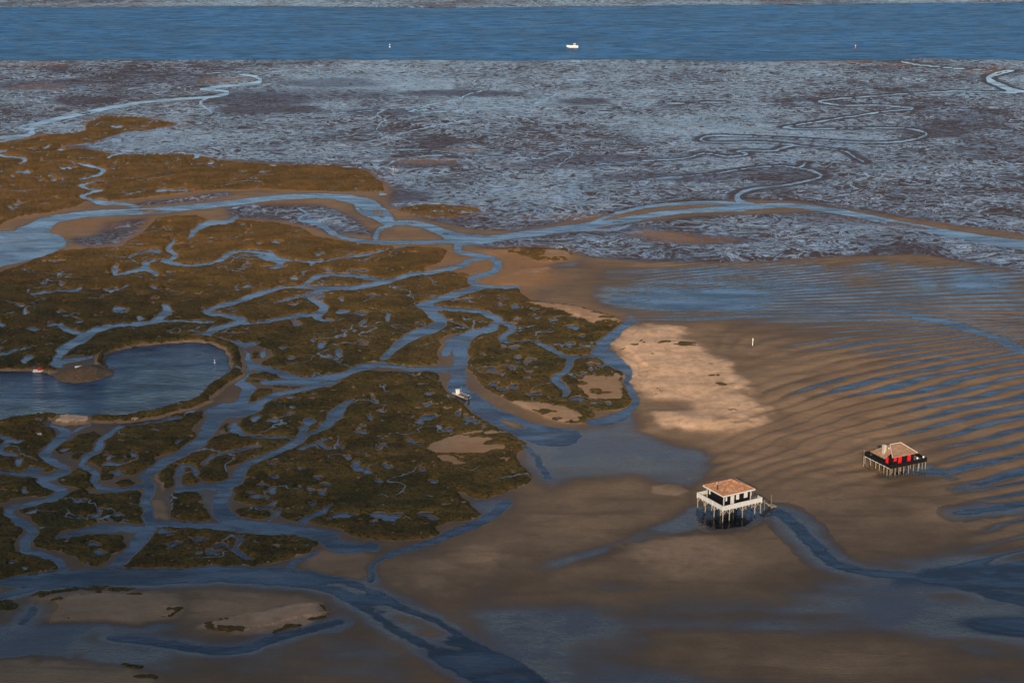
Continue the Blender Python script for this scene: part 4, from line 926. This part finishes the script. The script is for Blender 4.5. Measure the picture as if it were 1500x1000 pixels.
for sx in (-.2, -1.5): MB().box(sx - .45, sx + .45, -.6, .5, .42, .8).build('crate', M['crate'], b)
og = MB().box(-4.25, -3.75, -.3, .3, .75, 1.35).box(-4.1, -3.85, -.1, .1, -.2, .75).build('outboard', M['engine'], b); MB().box(-4.2, -3.8, -.2, .2, 1.353, 1.45).build('cowling_cap', M['white'], og)
for s_ in (-1, 1): MB().box(-3.0, 3.0, s_ * 1.27 - .05, s_ * 1.27 + .05, .6, .74).build('rubbing_strake', M['white'], b)

# far motor boat in the channel
b = empty('motor_boat', put(838.5, 70.0), rad(178)); tag(b, 'white motor boat with a small wheelhouse, alone on the wide blue channel', 'boat')
hull(9.4, 3.0, 1.5, .9).build('hull', M['white'], b)
MB().box(-3.9, 3.0, -1.1, 1.1, .68, .75).build('deck', M['deck'], b)
cb = MB().box(-2.6, -.9, -.95, .95, .75, 3.1).box(-2.8, -.7, -1.1, 1.1, 3.1, 3.22).build('wheelhouse', M['white'], b)
MB().box(-2.4, -1.1, -.97, .97, 2.1, 2.8).box(-2.62, -.88, -.75, .75, 2.1, 2.8).build('window', M['glass'], cb)
MB().box(-5.1, -4.7, -.3, .3, .7, 1.7).build('outboard', M['engine'], b)
MB().box(.2, 2.0, -.7, .7, .75, 1.3).build('engine_cover', M['crate'], b)

# small boats by the basin
def dinghy(px, py, z, rz, L, W, mat, label, up=False):
    b = empty('rowing_boat', put(px, py, z), rz); tag(b, label, 'rowing boat')
    hh = hull(L, W, .55, .25).build('hull', M[mat], b)
    if up: hh.rotation_euler = (math.pi, 0, 0); hh.location = (0, 0, .62)
    else:
        for sx in (-.28, .1): MB().box(L * sx - .12, L * sx + .12, -W * .4, W * .4, .4, .45).build('thwart', M['drift'], b)
    return b
dinghy(61, 540.5, .55, rad(8), 3.0, 1.6, 'red', 'small red rowing boat hauled up on the bank by the basin')
dinghy(56, 544.3, .05, rad(4), 3.4, 1.5, 'white', 'small white rowing boat floating against the basin bank')
dinghy(117, 538.5, 1.9, rad(20), 3.2, 1.3, 'white', 'white upturned rowing boat on top of the brown mound', True)

def lathe(prof, n=10, c=(0, 0)):
    return [[(c[0] + r * math.cos(6.2832 * k / n), c[1] + r * math.sin(6.2832 * k / n), z) for k in range(n)] for r, z in prof]
def buoy(px, py, s, label, matb, matt):
    b = empty('buoy', put(px, py)); tag(b, label, 'buoy')
    MB().rings(lathe([(.1 * s, -.5 * s), (.75 * s, -.3 * s), (.8 * s, .15 * s), (.45 * s, .55 * s), (.2 * s, .65 * s)])).build('float', M[matb], b, True)
    MB().rings(lathe([(.16 * s, .6 * s), (.14 * s, 1.9 * s), (.45 * s, 1.92 * s), (.45 * s, 2.35 * s), (.05 * s, 2.7 * s)])).build('top_mark', M[matt], b, True)
buoy(571, 69.5, 1.0, 'white channel buoy far to the left of the motor boat', 'white', 'white')
buoy(1253, 71, 1.0, 'red and white channel buoy far to the right of the motor boat', 'red', 'white')
buoy(314.5, 531.2, .42, 'little white mooring buoy in the banked basin', 'white', 'white')

b = empty('marker_post', put(1102.2, 509.8)); tag(b, 'white painted marker post standing in the rippled sand by the sandbank', 'marker post')
MB().beam((0, 0, -.6), (0, 0, .95), .17, .17).build('foot', M['weed'], b, True)
MB().beam((0, 0, .95), (.05, 0, 3.7), .13, .13).box(-.1, .2, -.05, .05, 2.8, 3.6).build('painted_upper', M['white'], b)
b = empty('marker_post', put(576, 251.5)); tag(b, 'thin pale stake with a crossbar far out on the rilled mud flats', 'marker post')
MB().beam((0, 0, -.5), (0, 0, 2.8), .11, .09).build('stake', M['drift'], b); MB().box(-1.5, 1.6, -.06, .06, 1.2, 1.34).build('crossbar', M['drift'], b)

def bird(px, py, z, rz, label):
    x, y, z = put(px, py, z); b = MB(); n = 8
    sp_ = [(-.30, .30, .012), (-.22, .30, .035), (-.10, .29, .075), (.02, .30, .09), (.12, .33, .07), (.17, .40, .04), (.19, .46, .045), (.225, .48, .035), (.25, .475, .014), (.30, .465, .006)]
    rg = []
    for i, (xx, zz, r) in enumerate(sp_): rg.append([(xx * 1.5, r * 1.3 * math.cos(6.2832 * k / n), zz * 1.5 + r * 1.5 * math.sin(6.2832 * k / n)) for k in range(n)])
    b.rings(rg)
    for s_ in (-1, 1): b.beam((.02, s_ * .06, .36), (.04, s_ * .06, 0), .014, .010, 5).beam((.04, s_ * .06, .01), (.12, s_ * .06, .005), .012, .008, 5)
    o = b.build('bird', M['bird'], None, True); o.location = (x, y, z); o.rotation_euler = (0, 0, rz); tag(o, label, 'bird', 'dark birds on the sandbank')
def gz(px, py):
    i = int(np.argmin(abs(rows - py))); j = int(np.argmin(abs(cols - px))); return float(h[i, j])
for k, (px, py, rz, lb) in enumerate(((962.6, 570.5, .3, 'dark bird standing on the pale sandbank, highest and leftmost of three'), (966.3, 572.8, 2.2, 'dark bird standing on the pale sandbank between two others'), (968.6, 575.4, -.4, 'dark bird standing on the pale sandbank, lowest and rightmost of three'))):
    bird(px, py, gz(px, py), rz, lb)

# bleached driftwood, stone heaps, one dark shrub
b = MB()
for k in range(9):
    a = rng.uniform(0, 6.28); q = (rng.uniform(-.7, .7), rng.uniform(-.6, .6), rng.uniform(.1, .5)); l = rng.uniform(.5, 1.3)
    b.beam(q, (q[0] + math.cos(a) * l, q[1] + math.sin(a) * l, q[2] + rng.uniform(-.1, .7)), .10, .04, 6)
o = b.build('driftwood', M['drift']); o.location = put(58.5, 637, .85); tag(o, 'bleached tangle of driftwood lying on dark marsh left of the creek', 'driftwood')
for px, py, sc_, lb in ((157.5, 611.3, 1.0, 'low heap of pinkish stones on the basin bank'), (198, 613.5, .9, 'small heap of pale stones at the outer foot of the basin bank')):
    b = MB()
    for k in range(26):
        a = rng.uniform(0, 6.28); rr = rng.random() ** .6 * 1.0 * sc_; s_ = rng.uniform(.10, .24)
        c_ = (rr * math.cos(a) * 1.3, rr * math.sin(a), max(.05, .5 * (1 - rr)))
        b.rings([[(c_[0] + s_ * q[0] * math.cos(1.257 * k2 + a), c_[1] + s_ * q[0] * math.sin(1.257 * k2 + a), c_[2] + s_ * q[1]) for k2 in range(5)] for q in ((.5, -.6), (1.1, 0), (.6, .7))])
    o = b.build('stone_heap', M['sand_stone']); o.location = put(px, py, gz(px, py)); tag(o, lb, 'stone heap')
r_ = empty('shrub', put(135.5, 540.5, 1.6)); tag(r_, 'low dark shrub on the right end of the brown mound', 'shrub')
MB().beam((0, 0, -.2), (.1, 0, .8), .09, .05).beam((0, 0, .1), (-.6, .1, .8), .06, .03).beam((0, 0, .1), (.7, .1, .7), .06, .03).build('stem', M['weed'], r_)
b = MB()
for k in range(420):
    a = rng.uniform(0, 6.28); e = rng.uniform(-.3, 1.5); rr = rng.uniform(.5, 1) * (1 + .3 * math.sin(3 * a))
    c_ = np.array((rr * 1.5 * math.cos(a) * math.cos(e), rr * .9 * math.sin(a) * math.cos(e), .55 + rr * .6 * math.sin(e)))
    d1 = np.array([rng.gauss(0, 1) for _ in range(3)]); d1 /= np.linalg.norm(d1); d2 = np.cross(d1, (0.3, .5, .8)); d2 /= np.linalg.norm(d2)
    b.add([c_ - d1 * .12, c_ + d2 * .07, c_ + d1 * .12, c_ - d2 * .07], [(0, 1, 2, 3)])
b.build('crown', M['leaf'], r_)
# ---------------------------------------------------------------- sky, sun, camera
SUN_EL, SUN_AZ = rad(20.5), (-.165, -.986)
sc = bpy.context.scene
w = bpy.data.worlds.new('World'); sc.world = w; w.use_nodes = True
nt = w.node_tree; bg = nt.nodes['Background']; sky = nt.nodes.new('ShaderNodeTexSky'); sky.sky_type = 'NISHITA'
sky.sun_disc = False; sky.sun_elevation = SUN_EL; sky.sun_rotation = math.atan2(SUN_AZ[0], SUN_AZ[1]) % (2 * math.pi)
sky.altitude = 100; sky.air_density = 1.0; sky.dust_density = .6; sky.ozone_density = 2.2
nt.links.new(sky.outputs[0], bg.inputs[0]); bg.inputs[1].default_value = .11
sl = bpy.data.lights.new('sun', 'SUN'); sl.energy = 5.0; sl.angle = rad(.6); sl.color = (1, .80, .58)
so = bpy.data.objects.new('sun', sl); sc.collection.objects.link(so)
from mathutils import Vector
SHADE_DENSITY = .0048
SHADE_VOLUMES = ((0, 250, 460, 165, 60, 'added unseen volume high behind the viewpoint, shading the near ground'), (-270, 430, 250, 260, 60, 'added unseen volume to the left behind the viewpoint, shading the left corner'), (370, 330, 200, 200, 60, 'added unseen volume to the right behind the viewpoint, shading the right corner'))
dv = Vector((SUN_AZ[0], SUN_AZ[1], 0)).normalized() * math.cos(SUN_EL) + Vector((0, 0, math.sin(SUN_EL)))
so.rotation_euler = dv.to_track_quat('Z', 'Y').to_euler(); so.location = dv * 400
cam = bpy.data.cameras.new('camera'); cam.sensor_width = 36; cam.lens = 36 * F / 1500; cam.clip_start = 1; cam.clip_end = 30000
cob = bpy.data.objects.new('camera', cam); sc.collection.objects.link(cob); sc.camera = cob
cob.location = (0, 0, H); cob.rotation_euler = (math.pi / 2 - PITCH, 0, 0)
vs = sc.view_settings; vs.view_transform = 'Standard'; vs.look = 'None'; vs.exposure = 0.0; vs.gamma = 1
sc.cycles.max_bounces = 6; sc.cycles.transparent_max_bounces = 8

# added unseen volumes between sun and ground, shaped to darken foreground and corners
import bmesh
g = N('shade_vapour'); pv = g.n('ShaderNodeVolumePrincipled'); pv.inputs['Color'].default_value = (.95, .95, 1, 1); pv.inputs['Density'].default_value = SHADE_DENSITY; pv.inputs['Anisotropy'].default_value = .5
g.t.links.new(pv.outputs[0], g.out.inputs['Volume'])
for gx, gy, rx, ry, rz, lb in SHADE_VOLUMES:
    bm = bmesh.new(); bmesh.ops.create_icosphere(bm, subdivisions=4, radius=1)
    for v in bm.verts:
        k = 1 + .10 * math.sin(3.1 * v.co.x + gx) * math.cos(2.7 * v.co.y + gy) + .05 * math.sin(7 * v.co.x + 5 * v.co.z)
        v.co = Vector((v.co.x * rx * k, v.co.y * ry * k, v.co.z * rz * k))
    me = bpy.data.meshes.new('shade_volume'); bm.to_mesh(me); bm.free(); me.materials.append(g.m)
    me.polygons.foreach_set('use_smooth', [True] * len(me.polygons))
    o = bpy.data.objects.new('shade_volume', me); sc.collection.objects.link(o); o.location = Vector((gx, gy, 0)) + dv * 1800
    o['kind'] = 'stuff'; o['label'] = lb
